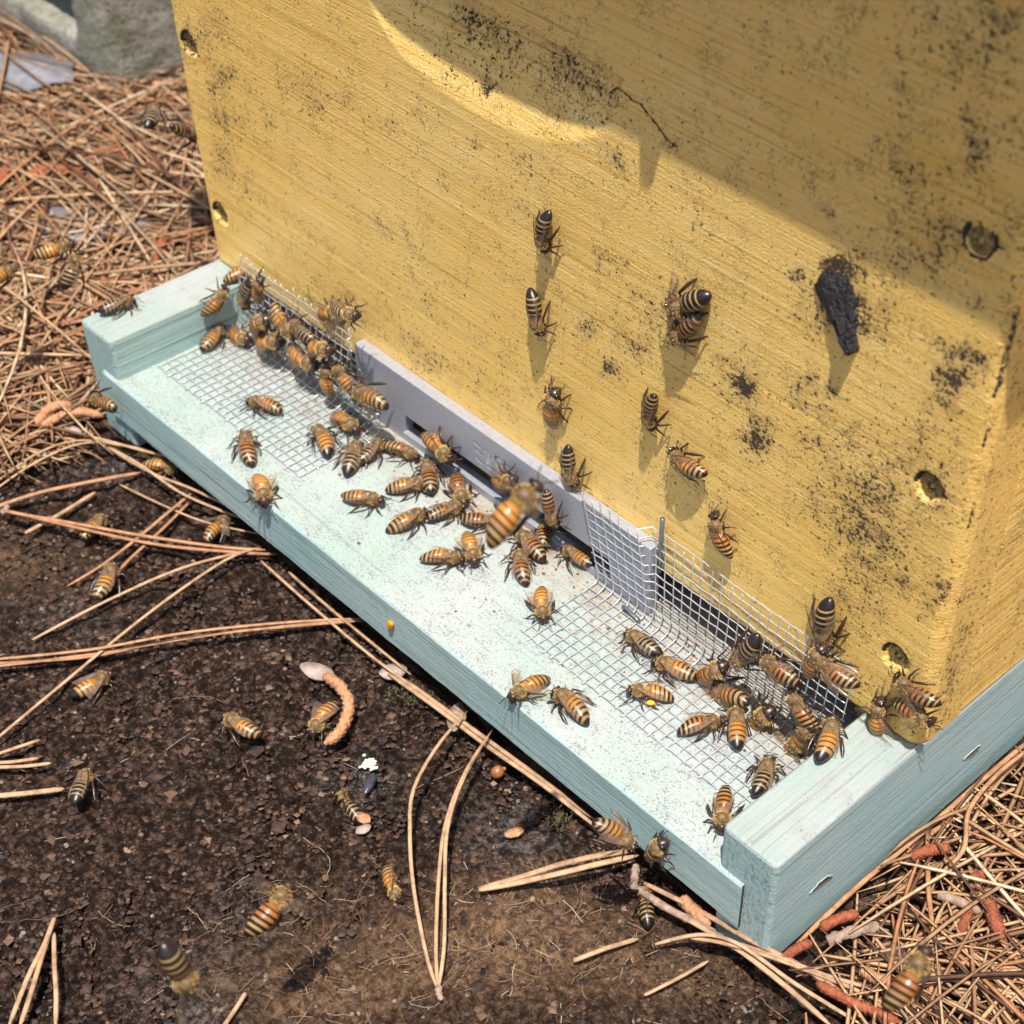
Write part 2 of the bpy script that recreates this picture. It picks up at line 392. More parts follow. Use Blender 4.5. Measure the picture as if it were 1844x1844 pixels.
M_moss = simple('moss', (0.14, 0.14, 0.035), 0.9, 0, (0.07, 0.07, 0.02), 700, 0.4, 1500)
M_seed = simple('black_seed', (0.02, 0.02, 0.028), 0.22, 0, (0.05, 0.05, 0.07), 500, 0.1, 900)
M_acorn = simple('brown_seed', (0.34, 0.13, 0.04), 0.35, 0, (0.16, 0.06, 0.02), 500, 0.1, 900)

def abdomen(name, segs):
    n = NT(name); uv = n.n('ShaderNodeSeparateXYZ'); n.l(n.tc.outputs['UV'], uv.inputs[0])
    wob = n.math('MULTIPLY', n.math('SUBTRACT', n.noise(n.map(600), 1, 2, 0.6), 0.5), 0.022)
    u = n.math('ADD', uv.outputs[0], wob)
    c = n.ramp(u, segs)
    oi = n.n('ShaderNodeObjectInfo'); c = n.mix(n.math('MULTIPLY', oi.outputs['Random'], 0.42), c, n.mix(0.7, c, (0.02, 0.010, 0.005)))
    k = n.noise(n.map(2500), 1, 2, 0.6); c = n.mix(n.ramp(k, [(0.4, 0.0), (0.8, 0.45)]), c, n.mix(0.5, c, (0.03, 0.018, 0.012)))
    return n.fin(c, 0.34, 0, n.bump(n.noise(n.map((4000, 1500, 1500)), 1, 2, 0.6), 0.08, 0.6), 0.55)
OR, OR2, BK, PL, TN, RD = (0.44, 0.185, 0.028), (0.33, 0.115, 0.02), (0.009, 0.005, 0.004), (0.36, 0.235, 0.095), (0.33, 0.17, 0.05), (0.05, 0.018, 0.008)
def seg(cols):
    """cols: (front colour, band colour, band share) for six plates from waist to tip"""
    st = []; k = 1/6.0
    for i, (a, b, w) in enumerate(cols):
        u0 = i*k; ub = u0+k*(1-w)
        st += [(u0+0.008, a), (ub-0.012, a), (ub+0.012, b), (u0+k-0.012, b)]
    return st
M_ab = [abdomen('abdomen_orange', seg([(OR, RD, 0.22), (OR, BK, 0.26), (OR, BK, 0.34), (TN, BK, 0.42), (PL, BK, 0.5), (TN, BK, 0.62)])),
        abdomen('abdomen_dark', seg([(TN, BK, 0.5), (PL, BK, 0.66), (PL, BK, 0.68), (PL, BK, 0.7), (PL, BK, 0.72), (BK, BK, 0.5)])),
        abdomen('abdomen_mixed', seg([(OR2, RD, 0.34), (OR2, BK, 0.42), (OR2, BK, 0.48), (TN, BK, 0.54), (PL, BK, 0.60), (TN, BK, 0.7)])),
        abdomen('abdomen_amber', seg([(OR, RD, 0.18), (OR, RD, 0.24), (OR, RD, 0.3), (OR, BK, 0.32), (TN, BK, 0.4), (BK, BK, 0.5)]))]
M_thorax = simple('thorax', (0.055, 0.030, 0.012), 0.5, 0, (0.16, 0.09, 0.03), 1500, 0.1, 2500)
M_chit = simple('dark_chitin', (0.016, 0.010, 0.008), 0.30, 0, (0.05, 0.022, 0.01), 900, 0.05, 2500)
M_eye = simple('bee_eye', (0.012, 0.008, 0.007), 0.12, spec=0.7)
M_fuzz = simple('bee_fuzz', (0.60, 0.40, 0.15), 0.8, 0, (0.40, 0.24, 0.07), 2000)
def wing_mat():
    n = NT('wing'); n.mat.node_tree.nodes.remove(n.p)
    uvm = n.map((7, 3, 1), src=n.tc.outputs['UV'])
    v = n.n('ShaderNodeTexVoronoi', feature='DISTANCE_TO_EDGE'); v.inputs['Scale'].default_value = 1.0; n.l(uvm, v.inputs['Vector'])
    vein = n.ramp(v.outputs['Distance'], [(0.03, 1.0), (0.07, 0.0)])
    tr = n.n('ShaderNodeBsdfTransparent'); tr.inputs[0].default_value = (0.93, 0.86, 0.74, 1)
    pb = n.n('ShaderNodeBsdfPrincipled'); pb.inputs['Base Color'].default_value = (0.62, 0.52, 0.42, 1); pb.inputs['Roughness'].default_value = 0.18; pb.inputs['Specular IOR Level'].default_value = 0.8
    pv = n.n('ShaderNodeBsdfPrincipled'); pv.inputs['Base Color'].default_value = (0.13, 0.06, 0.03, 1); pv.inputs['Roughness'].default_value = 0.4
    n.l(n.bump(v.outputs['Distance'], 0.15, 0.5), pb.inputs['Normal'])
    m1 = n.n('ShaderNodeMixShader'); m1.inputs[0].default_value = 0.09; n.l(tr.outputs[0], m1.inputs[1]); n.l(pb.outputs[0], m1.inputs[2])
    m2 = n.n('ShaderNodeMixShader'); n.l(n.math('MULTIPLY', vein, 0.45), m2.inputs[0]); n.l(m1.outputs[0], m2.inputs[1]); n.l(pv.outputs[0], m2.inputs[2])
    n.l(m2.outputs[0], n.out.inputs[0]); return n.mat
M_wing = wing_mat()
# ------------------------------------------------------------------ ground
def interp_poly(P, n):
    P = np.array(P, dtype=float); k = len(P); t = np.linspace(0, k-1, n); out = []
    for a in t:                                     # Catmull-Rom
        i = min(int(a), k-2); f = a-i
        p0, p1, p2, p3 = P[max(i-1, 0)], P[i], P[i+1], P[min(i+2, k-1)]
        out.append(0.5*((2*p1)+(-p0+p2)*f+(2*p0-5*p1+4*p2-p3)*f*f+(-p0+3*p1-3*p2+p3)*f**3))
    return np.array(out)
SOIL = np.array([gnd(*q)[:2] for q in [(-150, 950), (0, 885), (90, 850), (210, 815), (330, 850), (430, 930), (520, 1010), (640, 1120), (780, 1240), (960, 1390), (1100, 1500), (1260, 1630), (1400, 1745), (1500, 1800), (1600, 1900)]] + [(330, -150), (300, -420), (-60, -420), (-200, -230)])
def in_poly(X, Y, P):
    ins = np.zeros(X.shape, dtype=bool); j = len(P)-1
    for i in range(len(P)):
        xi, yi = P[i]; xj, yj = P[j]
        c = ((yi > Y) != (yj > Y)) & (X < (xj-xi)*(Y-yi)/(yj-yi+1e-12)+xi); ins ^= c; j = i
    return ins
def axis_lines(a, b, step, far):
    core = list(np.arange(a, b+step, step)); g = step; lo = []; x = a
    while x > -far: g *= 1.25; x -= g; lo.append(x)
    g = step; hi = []; x = core[-1]
    while x < far: g *= 1.25; x += g; hi.append(x)
    return np.array(lo[::-1]+core+hi)
gx = axis_lines(-340, 480, 1.8, 150000); gy = axis_lines(-300, 130, 1.8, 150000)
GX, GY = np.meshgrid(gx, gy); GZ = np.zeros_like(GX); LIT = np.zeros_like(GX)
insoil = in_poly(GX, GY, SOIL)
core = (GX > -345) & (GX < 490) & (GY > -305) & (GY < 140)
for j, i in zip(*np.nonzero(core)):
    x, y = GX[j, i], GY[j, i]
    h = noise.noise((x/45, y/45, 3.1))*2.2+noise.noise((x/14, y/14, 7.7))*1.5
    r = 1-abs(noise.noise((x/9, y/16, 1.3)))*2.2; h += max(r, -1)*0.7+noise.noise((x/4.5, y/4.5, 9.2))*1.9; h += max(0, noise.noise((x/7, y/7, 19.2)))*3.6; a_, b2_ = (x*0.82-y*0.57)/34, (x*0.57+y*0.82)/9; h -= max(0, 1-abs(noise.noise((a_, b2_, 4.4)))*7)*4.0*(noise.noise((x/60, y/60, 8.0)) > -0.05)
    GZ[j, i] = h*0.8-1.6
foot = (GX > -6) & (GX < HW+6) & (GY > -FD-6) & (GY < HB+6)
GZ[foot] = np.minimum(GZ[foot], -0.8)-0.6
LIT = np.where(insoil, 0.0, 1.0)
ny, nx = GX.shape; idx = np.arange(ny*nx).reshape(ny, nx)
Q = np.stack([idx[:-1, :-1], idx[:-1, 1:], idx[1:, 1:], idx[1:, :-1]], -1).reshape(-1, 4)
GU, GVv = proj(np.stack([GX, GY, np.full_like(GX, -RH)], -1)); GU = np.where(core, GU, -9999); RUST = np.zeros_like(GX); ASH = np.zeros_like(GX)
for u, v, ru, rv, s_ in [(880, 1700, 330, 90, 1.0), (560, 1790, 160, 60, .9), (60, 1010, 110, 60, .8), (1250, 1760, 120, 50, .6), (960, 1600, 90, 60, .5), (820, 1180, 70, 30, .4)]: RUST += s_*np.exp(-(((GU-u)/ru)**2+((GVv-v)/rv)**2))
for u, v, ru, rv, s_ in [(640, 1400, 60, 40, .9), (940, 1500, 110, 70, .8), (340, 1790, 90, 70, .7), (200, 830, 90, 30, .7), (120, 1110, 80, 40, .5), (450, 1640, 80, 60, .35)]: ASH += s_*np.exp(-(((GU-u)/ru)**2+((GVv-v)/rv)**2))
ground = obj('ground', npmesh('ground', np.stack([GX, GY, GZ-RH], -1).reshape(-1, 3), Q, M_soil, {'litter': LIT.ravel(), 'rust': np.clip(RUST, 0, 1).ravel(), 'ash': np.clip(ASH, 0, 1).ravel()}))
tag(ground, 'dark crumbly soil under the needle litter', kind='structure')
def ground_h(x, y):
    h = noise.noise((x/45, y/45, 3.1))*2.2+noise.noise((x/14, y/14, 7.7))*1.5
    return (h*0.8-1.6) if (-345 < x < 490 and -305 < y < 140) else 0.0

# ------------------------------------------------------------------ hive box
BLOT = [(405, 220, 38, .9), (410, 136, 12, 1.6), (385, 160, 14, .7), (345, 85, 30, .6), (395, 290, 26, .7), (440, 340, 30, .6), (380, 30, 40, .5), (480, 230, 40, .5), (560, 180, 60, .35),
        (875, 160, 13, 1.4), (850, 258, 14, 1.1), (700, 215, 22, .6), (755, 200, 14, .5), (860, 70, 50, .45), (1020, 110, 30, .8), (1060, 140, 24, .7), (1095, 170, 16, 1.3), (740, 60, 20, .5), (840, 20, 25, .8), (1210, 258, 18, 1.2), (1110, 285, 12, .8), (950, 310, 30, .6),
        (1080, 470, 26, .8), (1125, 480, 18, .8), (1060, 590, 16, 1.1), (1020, 560, 40, .5), (1150, 560, 70, .4), (1090, 668, 15, 1.3), (1150, 630, 30, .8), (1185, 560, 40, .4), (860, 690, 12, .7), (790, 655, 24, .8), (740, 520, 60, .25), (640, 560, 60, .4),
        (1290, 650, 50, .45), (1345, 700, 16, 1.9), (1325, 690, 25, .8), (1360, 795, 22, 1.1), (1350, 785, 34, .6), (1450, 700, 26, .7), (1465, 790, 16, 1.2), (1490, 720, 20, .5), (1590, 640, 40, .4),
        (1745, 655, 34, 1.7), (1710, 690, 34, 1.0), (1690, 620, 30, .7), (1745, 215, 16, 1.4), (1755, 255, 22, 1.1), (1745, 310, 30, .9), (1800, 260, 40, .6), (1590, 270, 26, .8), (1640, 320, 24, .9), (1625, 170, 18, .8), (1560, 170, 24, .5), (1830, 40, 60, .8), (1740, 100, 30, .6),
        (1700, 420, 24, .6), (1680, 500, 34, .8), (1760, 550, 20, .9), (1650, 480, 30, .5), (1820, 440, 20, .8), (1495, 380, 14, .9), (1500, 470, 20, 1.2), (1435, 492, 14, 1.6), (1512, 500, 30, 1.9), (1495, 560, 30, 1.4), (1562, 580, 22, 1.9), (1545, 545, 16, 1.0), (1585, 480, 40, .4),
        (1600, 870, 90, .55), (1520, 760, 80, .45), (1570, 960, 90, .45), (1480, 900, 70, .3), (1600, 1050, 70, .3), (1430, 740, 60, .35), (1690, 760, 60, .35), (1670, 1090, 16, 1.3), (1690, 1060, 12, 1.0), (1530, 1080, 30, .4), (1300, 900, 60, .12), (900, 700, 90, .18), (1600, 400, 90, .2), (1400, 90, 30, .35), (1380, 60, 12, .9), (1465, 5, 10, 1.2)]
CRK = [([(1098, 168), (1112, 158), (1128, 170), (1140, 182), (1152, 186), (1166, 204), (1184, 226), (1200, 250), (1218, 264)], 3.2, .75),
       ([(1300, 660), (1453, 757), (1560, 812), (1642, 862)], 1.6, .22), ([(1682, 885), (1738, 921)], 3.0, .6), ([(1372, 27), (1395, 42), (1425, 55)], 2.4, .6), ([(1348, 70), (1366, 85), (1368, 96)], 2.2, .6),
       ([(1828, 566), (1822, 600), (1810, 640), (1800, 690), (1790, 715)], 6.5, .72), ([(1783, 765), (1770, 805)], 4.5, .75), ([(1752, 905), (1744, 950)], 4.0, .6), ([(1712, 1060), (1705, 1075)], 4.0, .6),
       ([(1788, 440), (1815, 448), (1844, 455)], 3.5, .7), ([(1735, 408), (1752, 402), (1775, 408), (1790, 428), (1792, 450), (1775, 468), (1750, 460), (1737, 440), (1735, 408)], 3.5, .85),
       ([(1000, 60), (1060, 105), (1100, 140), (1105, 170)], 4.0, .45), ([(672, 30), (690, 75), (712, 100)], 2.5, .35), ([(700, 20), (830, 190)], 1.5, .1), ([(1040, 545), (1060, 575), (1075, 592)], 2.5, .4)]
HHX = [103, 106, 110, 114, 122, 135, 152, 165, 175, 185.5, 198, 204, 208, 209.5]
HHZ = [146, 138, 132.5, 128.0, 122.0, 118.3, 116.8, 117.2, 118.4, 120.9, 126.9, 131.0, 138.0, 147]
SCR = [(315.0, 151.0), (314.5, 84.4), (314.6, 26.7), (8.4, 84.4), (8.4, 22.3), (8.4, 151.0)]
def front_board():
    xs = np.arange(0, HW+0.01, 0.55); xs[-1] = HW
    zs = np.concatenate([np.arange(0.0, 147.0, 0.55), [147.0, 147.25, 147.6], np.arange(148.1, 152, 0.55), np.arange(153, ZL, 3.0), [ZL]])
    X, Z = np.meshgrid(xs, zs); Y = np.zeros_like(X)
    # hand hold
    zb = np.interp(X, HHX, HHZ); zt = 147.4; ok = (X > HHX[0]) & (X < HHX[-1]) & (Z > zb) & (Z < zt)
    h = np.clip((Z-zb)/(zt-zb+1e-6), 0, 1); end = np.clip(np.minimum(X-HHX[0], HHX[-1]-X)/6.0, 0, 1)**0.7
    full = np.clip((zt-zb)/22.0, 0.2, 1.0)
    Y = np.where(ok, 9.0*full*(0.70*h+0.30*h**2)*np.clip((147.4-Z)/1.3, 0, 1)**0.7*(0.55+0.45*end), Y)
    # screws
    for i, (a, b) in enumerate(SCR):
        r = np.hypot((X-a)*1.0, (Z-b)*1.0); ang = np.arctan2(Z-b, X-a)
        rr = 4.3+0.45*np.sin(ang*3+i)+0.18*np.sin(ang*13+2*i); hole = np.clip((rr-r)/0.9, 0, 1)
        Y = np.where(r < 6, np.maximum(Y, hole*(1.6 if i != 0 else 0.6)), Y)
    # rounded arrises
    def rnd_edge(d, r): d = np.clip(d, 0, r); return r-np.sqrt(np.maximum(r*r-(r-d)**2, 0))
    re_ = np.where(X > HW/2, rnd_edge(HW-X, 4.0), rnd_edge(X, 3.0)); Y = Y+re_+rnd_edge(Z, 1.5)
    # sagging board waviness and brush lines along x
    Y += 0.035*np.sin(Z*0.35+X*0.01)+0.008*np.sin(Z*1.3+0.02*X)
    g = np.abs(Z-(84.6-0.004*(X-250))) < 0.4; Y = np.where(g & (X > 245), Y+0.10, Y)
    P = np.stack([X, Y, Z], -1); U, V = proj(P)
    dirt = np.zeros_like(X); crack_shade = np.zeros_like(X)
    for (u, v, r, s) in BLOT: dirt += s*0.95*np.exp(-(((U-u)/(r*1.15))**2+((V-v)/(r*1.15))**2)**0.8)
    for pts, w, s in CRK:
        best = np.full_like(X, 1e9)
        for (a, b), (c, d) in zip(pts[:-1], pts[1:]):
            L2 = (c-a)**2+(d-b)**2+1e-9; t = np.clip(((U-a)*(c-a)+(V-b)*(d-b))/L2, 0, 1)
            best = np.minimum(best, np.hypot(U-a-t*(c-a), V-b-t*(d-b)))
        crack_shade = np.maximum(crack_shade, s*np.exp(-(best/w)**2))
    for i, (a, b) in enumerate(SCR):
        r = np.hypot(X-a, Z-b); up = (Z > b-0.5)
        crack_shade = np.maximum(crack_shade, np.where(up, 0.85, 0.12)*np.exp(-((r-4.0)/0.8)**2)); dirt += 0.5*np.exp(-(r/7)**2)  # torn paint round each screw hole, upper half darkened as painted shade
    ny, nx = X.shape; idx = np.arange(ny*nx).reshape(ny, nx)
    Q = np.stack([idx[:-1, :-1], idx[:-1, 1:], idx[1:, 1:], idx[1:, :-1]], -1).reshape(-1, 4)
    nV = ny*nx; Vx = P.reshape(-1, 3)
    # thickness: back face and rims
    c = np.array([[0, 19, 0], [HW, 19, 0], [HW, 19, ZL], [0, 19, ZL]], dtype=float)
    def rim(line, back0, back1):
        nonlocal Vx, Q
        n0 = len(Vx); k = len(line); top_ = Vx[line].copy(); pts = top_.copy(); pts[:, 1] = 19.0
        Vx = np.vstack([Vx, top_, pts]); t_ = np.arange(n0, n0+k); b = t_+k
        Q = np.vstack([Q, np.stack([t_[:-1], t_[1:], b[1:], b[:-1]], -1)])
    rim(idx[0, :], 0, 0); rim(idx[-1, ::-1], 0, 0); rim(idx[:, -1], 0, 0); rim(idx[::-1, 0], 0, 0)
    n0 = len(Vx); Vx = np.vstack([Vx, c]); Q = np.vstack([Q, [[n0, n0+3, n0+2, n0+1]]])
    pad = len(Vx)-nV; z = np.zeros(pad)
    return npmesh('front_board', Vx, Q, M_gold, {'dirt': np.concatenate([dirt.ravel(), z+0.3]), 'crack_shade': np.concatenate([crack_shade.ravel(), z])})
hive = tag(empty('hive_box', (0, 0, 0)), 'gold painted wooden hive box with a scooped hand hold, standing on the mint base', 'beehive')
obj('front_board', front_board(), hive)
def side_board(x0, x1):
    m = MB(); y0 = 19.02
    sg = 1 if x1 > HW/2 else -1; n = 60
    m.box((x0, y0, 0), (x1, HB-19.02, ZL), bev=1.0); return m
side_board(HW-19, HW-0.25).build('side_board', M_gold_side, hive); side_board(0.25, 19).build('side_board', M_gold_side, hive)
m = MB(); m.box((0, HB-19, 0), (HW, HB, ZL), bev=1.2); m.build('back_board', M_gold_side, hive)
for i, (a, b) in enumerate(SCR):
    m = MB(); r = 3.2; y = (0.2 if i == 0 else 1.1); k = 24; vs = [(a, y+0.9, b)]; fs = []
    for t in range(k):                                  # star-shaped socket inside a round head
        th = 2*math.pi*t/k; q = 1.05+0.45*math.cos(6*th); vs.append((a+q*math.cos(th), y+0.9, b+q*math.sin(th)))
    for t in range(k):
        th = 2*math.pi*t/k; q = 1.1+0.45*math.cos(6*th); vs.append((a+q*math.cos(th), y, b+q*math.sin(th)))
    for t in range(k):
        th = 2*math.pi*t/k; vs.append((a+r*math.cos(th), y+0.15, b+r*math.sin(th)))
    for t in range(k):
        th = 2*math.pi*t/k; vs.append((a+r*math.cos(th), y+1.6, b+r*math.sin(th)))
    for t in range(k):
        u = (t+1) % k; fs.append((0, 1+t, 1+u))
        for L in range(3): fs.append((1+L*k+t, 1+L*k+u, 1+(L+1)*k+u, 1+(L+1)*k+t))
    m.add(vs, fs, 0, False)
    m.m = [1 if len(f) == 3 or max(f) <= 2*k else 0 for f in m.f]
    sc = m.build('screw', [M_screw, M_dark], hive)
# lid, just above the frame: it throws the shade on the upper front
lid = tag(empty('metal_cover', (0, 0, ZL)), 'flat telescoping lid capping the gold hive box above the frame', 'lid')
m = MB(); m.box((-28, -20.6, 0.2), (HW+28, HB+16, 50), bev=1.5); m.build('lid_shell', M_lid, lid)

# ------------------------------------------------------------------ bottom board
base = tag(empty('bottom_board', (0, 0, 0)), 'mint green bottom board with two side rails and a projecting landing deck', 'hive stand')
def rail(x0, x1, flip):
    m = MB(); y0, y1, z0, z1 = -FD, HB, -RH, 0.0; n = 90
    # long rounded bar: the profile runs in the xz plane, vertices jittered along y
    r = 0.9; prof = []
    for cx, cz, a0 in ((x1-r, z0+r, -90), (x1-r, z1-r, 0), (x0+r, z1-r, 90), (x0+r, z0+r, 180)):
        for a in (0, 30, 60, 90): prof.append((cx+r*math.cos(math.radians(a0+a)), cz+r*math.sin(math.radians(a0+a))))
    k = len(prof); vs = []; fs = []; mt = []
    ys = [y0, y0+0.5, y0+1.4]+list(np.linspace(y0+6, y1-2, n))+[y1]
    for ii, y in enumerate(ys):
        sh = 1.2 if ii == 0 else (0.45 if ii == 1 else 0)
        for j, (x, z) in enumerate(prof):
            cx = (x0+x1)/2; cz = (z0+z1)/2
            jx = 0.07*noise.noise((x*0.2, y*0.03, z*0.2)); jz = 0.07*noise.noise((x*0.2+9, y*0.03, z*0.2))
            vs.append((x-sh*np.sign(x-cx)+jx, y+0.25*noise.noise((x*.4, z*.4, 5)), z-sh*np.sign(z-cz)+jz))
    for i in range(len(ys)-1):
        for j in range(k): fs.append((i*k+j, i*k+(j+1) % k, (i+1)*k+(j+1) % k, (i+1)*k+j)); mt.append(1 if 4 <= j <= 10 and j != 3 else 0)
    fs.append(tuple(range(k-1, -1, -1))); mt.append(2); fs.append(tuple((len(ys)-1)*k+j for j in range(k))); mt.append(2)
    b = m.add(vs, fs, 0, True); m.m = mt
    for q in range(len(m.f)): m.sm[q] = len(m.f[q]) == 4 and (q % k) not in (3, 7, 11, 15)
    return m.build('side_rail', [M_mint_y, M_mint_top, M_mint_end], base)
rr_ = rail(HW-RW, HW, False); rail(0.0, RW, True)
# landing deck: top sheet plus planed front, tenoned 9.5 mm into both rails and standing 1 mm proud
def deck():
    m = MB(); x0, x1 = 9.5, HW-9.5; y0 = -FD-1.2; n = 120
    xs = np.linspace(x0, x1, n)
    prof = [(HB-5, -DZ), (-20, -DZ), (-45, -DZ), (y0+0.9, -DZ), (y0+0.25, -DZ-0.25), (y0, -DZ-0.9), (y0, -DZ-6), (y0, -DZ-12), (y0, -DZ-TH+0.7), (y0+0.7, -DZ-TH), (HB-5, -DZ-TH)]
    vs = []; fs = []; mt = []; k = len(prof)
    for x in xs:
        for j, (y, z) in enumerate(prof):
            e = 0.22*noise.noise((x*0.09, j*0.7, 4.0))+0.16*noise.noise((x*0.5, j, 1.0)) if 3 <= j <= 9 else 0.0
            vs.append((x, y+e*0.7, z+(e*0.6 if j > 3 else 0)))
    for i in range(n-1):
        for j in range(k-1): fs.append((i*k+j, (i+1)*k+j, (i+1)*k+j+1, i*k+j+1)); mt.append(0 if j < 4 else 1)
    fs.append(tuple(range(k))); mt.append(1); fs.append(tuple((n-1)*k+j for j in range(k-1, -1, -1))); mt.append(1)
    m.add(vs, fs, 0, True); m.m = mt
    for q in range(len(m.f)): m.sm[q] = (q % (k-1)) in (3, 4, 8)
    for q in (-1, -2): m.sm[q] = False
    return m.build('landing_deck', [M_deck, M_mint_x], base)
deck()
m = MB(); m.box((RW, HB-19, -DZ), (HW-RW, HB, -0.3), bev=0.6); m.build('back_strip', M_mint_x, base)
# hidden frames inside, seen as dark edges through the entrance
m = MB(); m.box((RW+1, 60, -DZ+0.05), (HW-RW-1, HB-20, 190), bev=0); inner = m.build('inner_frames', M_wood_in, hive)
# slot scars on the right rail, and screw dents; their dark centres are painted recess shade
for (u, v, ln) in ((1480, 1590, 14), (1752, 1355, 12)):
    P = unp(u, v, 0, HW+0.05); m = MB(); k = 16; vs = []; fs = []
    for L_, (q, dx) in enumerate(((1.0, 0.02), (0.92, 0.28), (0.80, 0.26), (0.72, 0.05), (0.02, 0.03))):
        for t in range(k):
            th = 2*math.pi*t/k; w = 1+0.2*math.sin(3*th+u)+0.12*math.sin(7*th); a = ln*0.36*math.cos(th)*q*w; vs.append((HW+dx, P[1]+a, P[2]+1.6*math.sin(th)*q*w-a*0.12))
    for L_ in range(4):
        for t in range(k): fs.append((L_*k+t, L_*k+(t+1) % k, (L_+1)*k+(t+1) % k, (L_+1)*k+t))
    m.add(vs, fs, 0, True); m.m = [0 if q < 2*k else 1 for q in range(len(m.f))]; m.build('nail_scar', [M_mint_end, M_wood_in], base)
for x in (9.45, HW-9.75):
    m = MB(); m.box((x, -FD-0.9, -DZ-TH), (x+0.3, -FD+3, -DZ-0.1)); m.build('joint_shade_strip', M_dark, base)  # solid dark strip standing in for the shade inside each tenon joint

# ------------------------------------------------------------------ entrance reducer
red = tag(empty('entrance_reducer', (0, 0, 0)), 'grey metal entrance bar with a low slot and raised lettering across the hive front', 'entrance reducer')
RY = -4.4; RX0, RX1 = 88.5, 229.0; RZ1 = 11.0
def ring(outer, inner, y0, y1, mat):
    m = MB(); k = len(outer)
    vs = [(x, y0, z) for x, z in outer]+[(x, y0, z) for x, z in inner]+[(x, y1, z) for x, z in outer]+[(x, y1, z) for x, z in inner]
    fs = []
    for i in range(k):
        j = (i+1) % k
        fs += [(i, j, k+j, k+i), (2*k+i, 3*k+i, 3*k+j, 2*k+j), (i, 2*k+i, 2*k+j, j), (k+i, k+j, 3*k+j, 3*k+i)]
    m.add(vs, fs, 0, False); return m
o_ = [(RX0, -16.2), (RX1, -16.2), (RX1, RZ1), (RX0, RZ1)]
i_ = [(112.0, -13.2), (212.0, -13.2), (212.0, -5.2), (113.5, -5.2)]
rb = ring(o_, i_, RY, -0.15, M_zinc); bar = rb.build('bar', M_zinc, red)
bv = bar.modifiers.new('bevel', 'BEVEL'); bv.width = 0.4*S; bv.segments = 2; bv.limit_method = 'ANGLE'
def zl(a, b): P = unp(820+a/13.17, 760+b/13.17, 1, RY-0.1); return (P[0], RY-0.1, P[2])
strokes = [[(400, 440), (600, 610)], [(405, 610), (650, 800)], [(465, 830), (650, 1000)], [(675, 640), (825, 780), (740, 1000)], [(725, 1030), (925, 1180)],
           [(930, 810), (970, 1060), (985, 1075)], [(935, 815), (1050, 890), (1105, 1000), (1085, 1090)], [(985, 1085), (1130, 1180), (1145, 1130)], [(1165, 1000), (1340, 1130), (1300, 1250)]]
m = MB()
for s_ in strokes:
    pts = [zl(*p) for p in s_]; m.tube(pts, [0.62]*len(pts), 8, 0, up=(0, 1, 0))
cut_ = m.build('cutter', M_zinc); bo_ = bar.modifiers.new('engrave', 'BOOLEAN'); bo_.operation = 'DIFFERENCE'; bo_.object = cut_; bo_.solver = 'EXACT'; bo_.use_self = True
bpy.context.view_layer.update(); dg = bpy.context.evaluated_depsgraph_get()
me_ = bpy.data.meshes.new_from_object(bar.evaluated_get(dg)); bar.modifiers.clear(); bar.data = me_
bpy.data.objects.remove(cut_)

# ------------------------------------------------------------------ wire cloth screens
def screen(xa, xb, prof_f, label, shift=None, cut=None):
    """square wire cloth folded into an L: prof_f(s, x) gives (y, z) at distance s along the fold"""
    P0 = 3.45; nx = int(round((xb-xa)/P0)); L = prof_f(None, 0); ns = int(round(L/P0)); m = MB()
    R_ = random.Random(int(xa)); jx = [R_.uniform(-.3, .3) for _ in range(nx+1)]; js = [R_.uniform(-.25, .25) for _ in range(ns+1)]
    def pt(i, s, w): 
        x = xa+i*P0; q = prof_f(s, x); dx = shift(s, x) if shift else 0
        return Vector((x+dx+0.4*noise.noise((x*.05, s*.08, xa)), q[0]+0.25*noise.noise((x*.06, s*.1, 3)), q[1]+0.5*noise.noise((x*.05, s*.03, 8))*(1 if s > 30 else 0.25)+w))
    for i in range(nx+1):                       # wires running up the fold
        a0 = R_.uniform(-1.6, 0.4); a1 = L+R_.uniform(-0.5, 2.2); k = ns*2+2; pts = []
        for t in range(k+1):
            s = a0+(a1-a0)*t/k; ph = (s/P0+i) % 2
            if cut and cut(xa+i*P0, s): continue
            pts.append(pt(i+jx[i]*0.12, s, 0.16*math.cos(math.pi*ph)))
        if len(pts) > 2: m.tube(pts, 0.21, 5, 0, cap=True)
    for j in range(ns+1):                       # wires running along the deck
        s = j*P0+js[j]*0.5; k = nx*2; seg_ = []; a0 = R_.uniform(-0.45, 0.1); a1 = R_.uniform(-0.1, 0.45)
        for t in range(k+1):
            ii = a0+(nx+a1-a0)*t/k
            if cut and cut(xa+ii*P0, s):
                if len(seg_) > 2: m.tube(seg_, 0.21, 5, 0)
                seg_ = []; continue
            seg_.append(pt(ii, s, -0.16*math.cos(math.pi*((ii+j) % 2))))
        if len(seg_) > 2: m.tube(seg_, 0.21, 5, 0)
    root = tag(empty('wire_screen', ((xa+xb)/2, -20, -DZ)), label, 'wire screen', 'wire cloth screens folded across the entrance')
    for q in range(len(m.v)): pass
    o = m.build('wire_cloth', M_wire, root); o.location = -root.location
    return root
def prof_right(s, x):
    FL = 31.0; UP = 33.5
    if s is None: return FL+UP
    y0 = -37.0-3.5*((x-207)/93.0)*0.6
    if s < FL: 
        y = y0+s; return (y, -DZ+0.55+(0.0 if s < FL-6 else (s-FL+6)**2*0.035))
    t = s-FL; a = min(t/9.0, 1.0); zb_ = -DZ+1.8
    y = (y0+FL)+2.6*math.sin(a*math.pi/2)+(t-9.0)*0.10*(t > 9); return (min(y, -0.9 if x > 231 else -5.4), zb_+t*0.90)
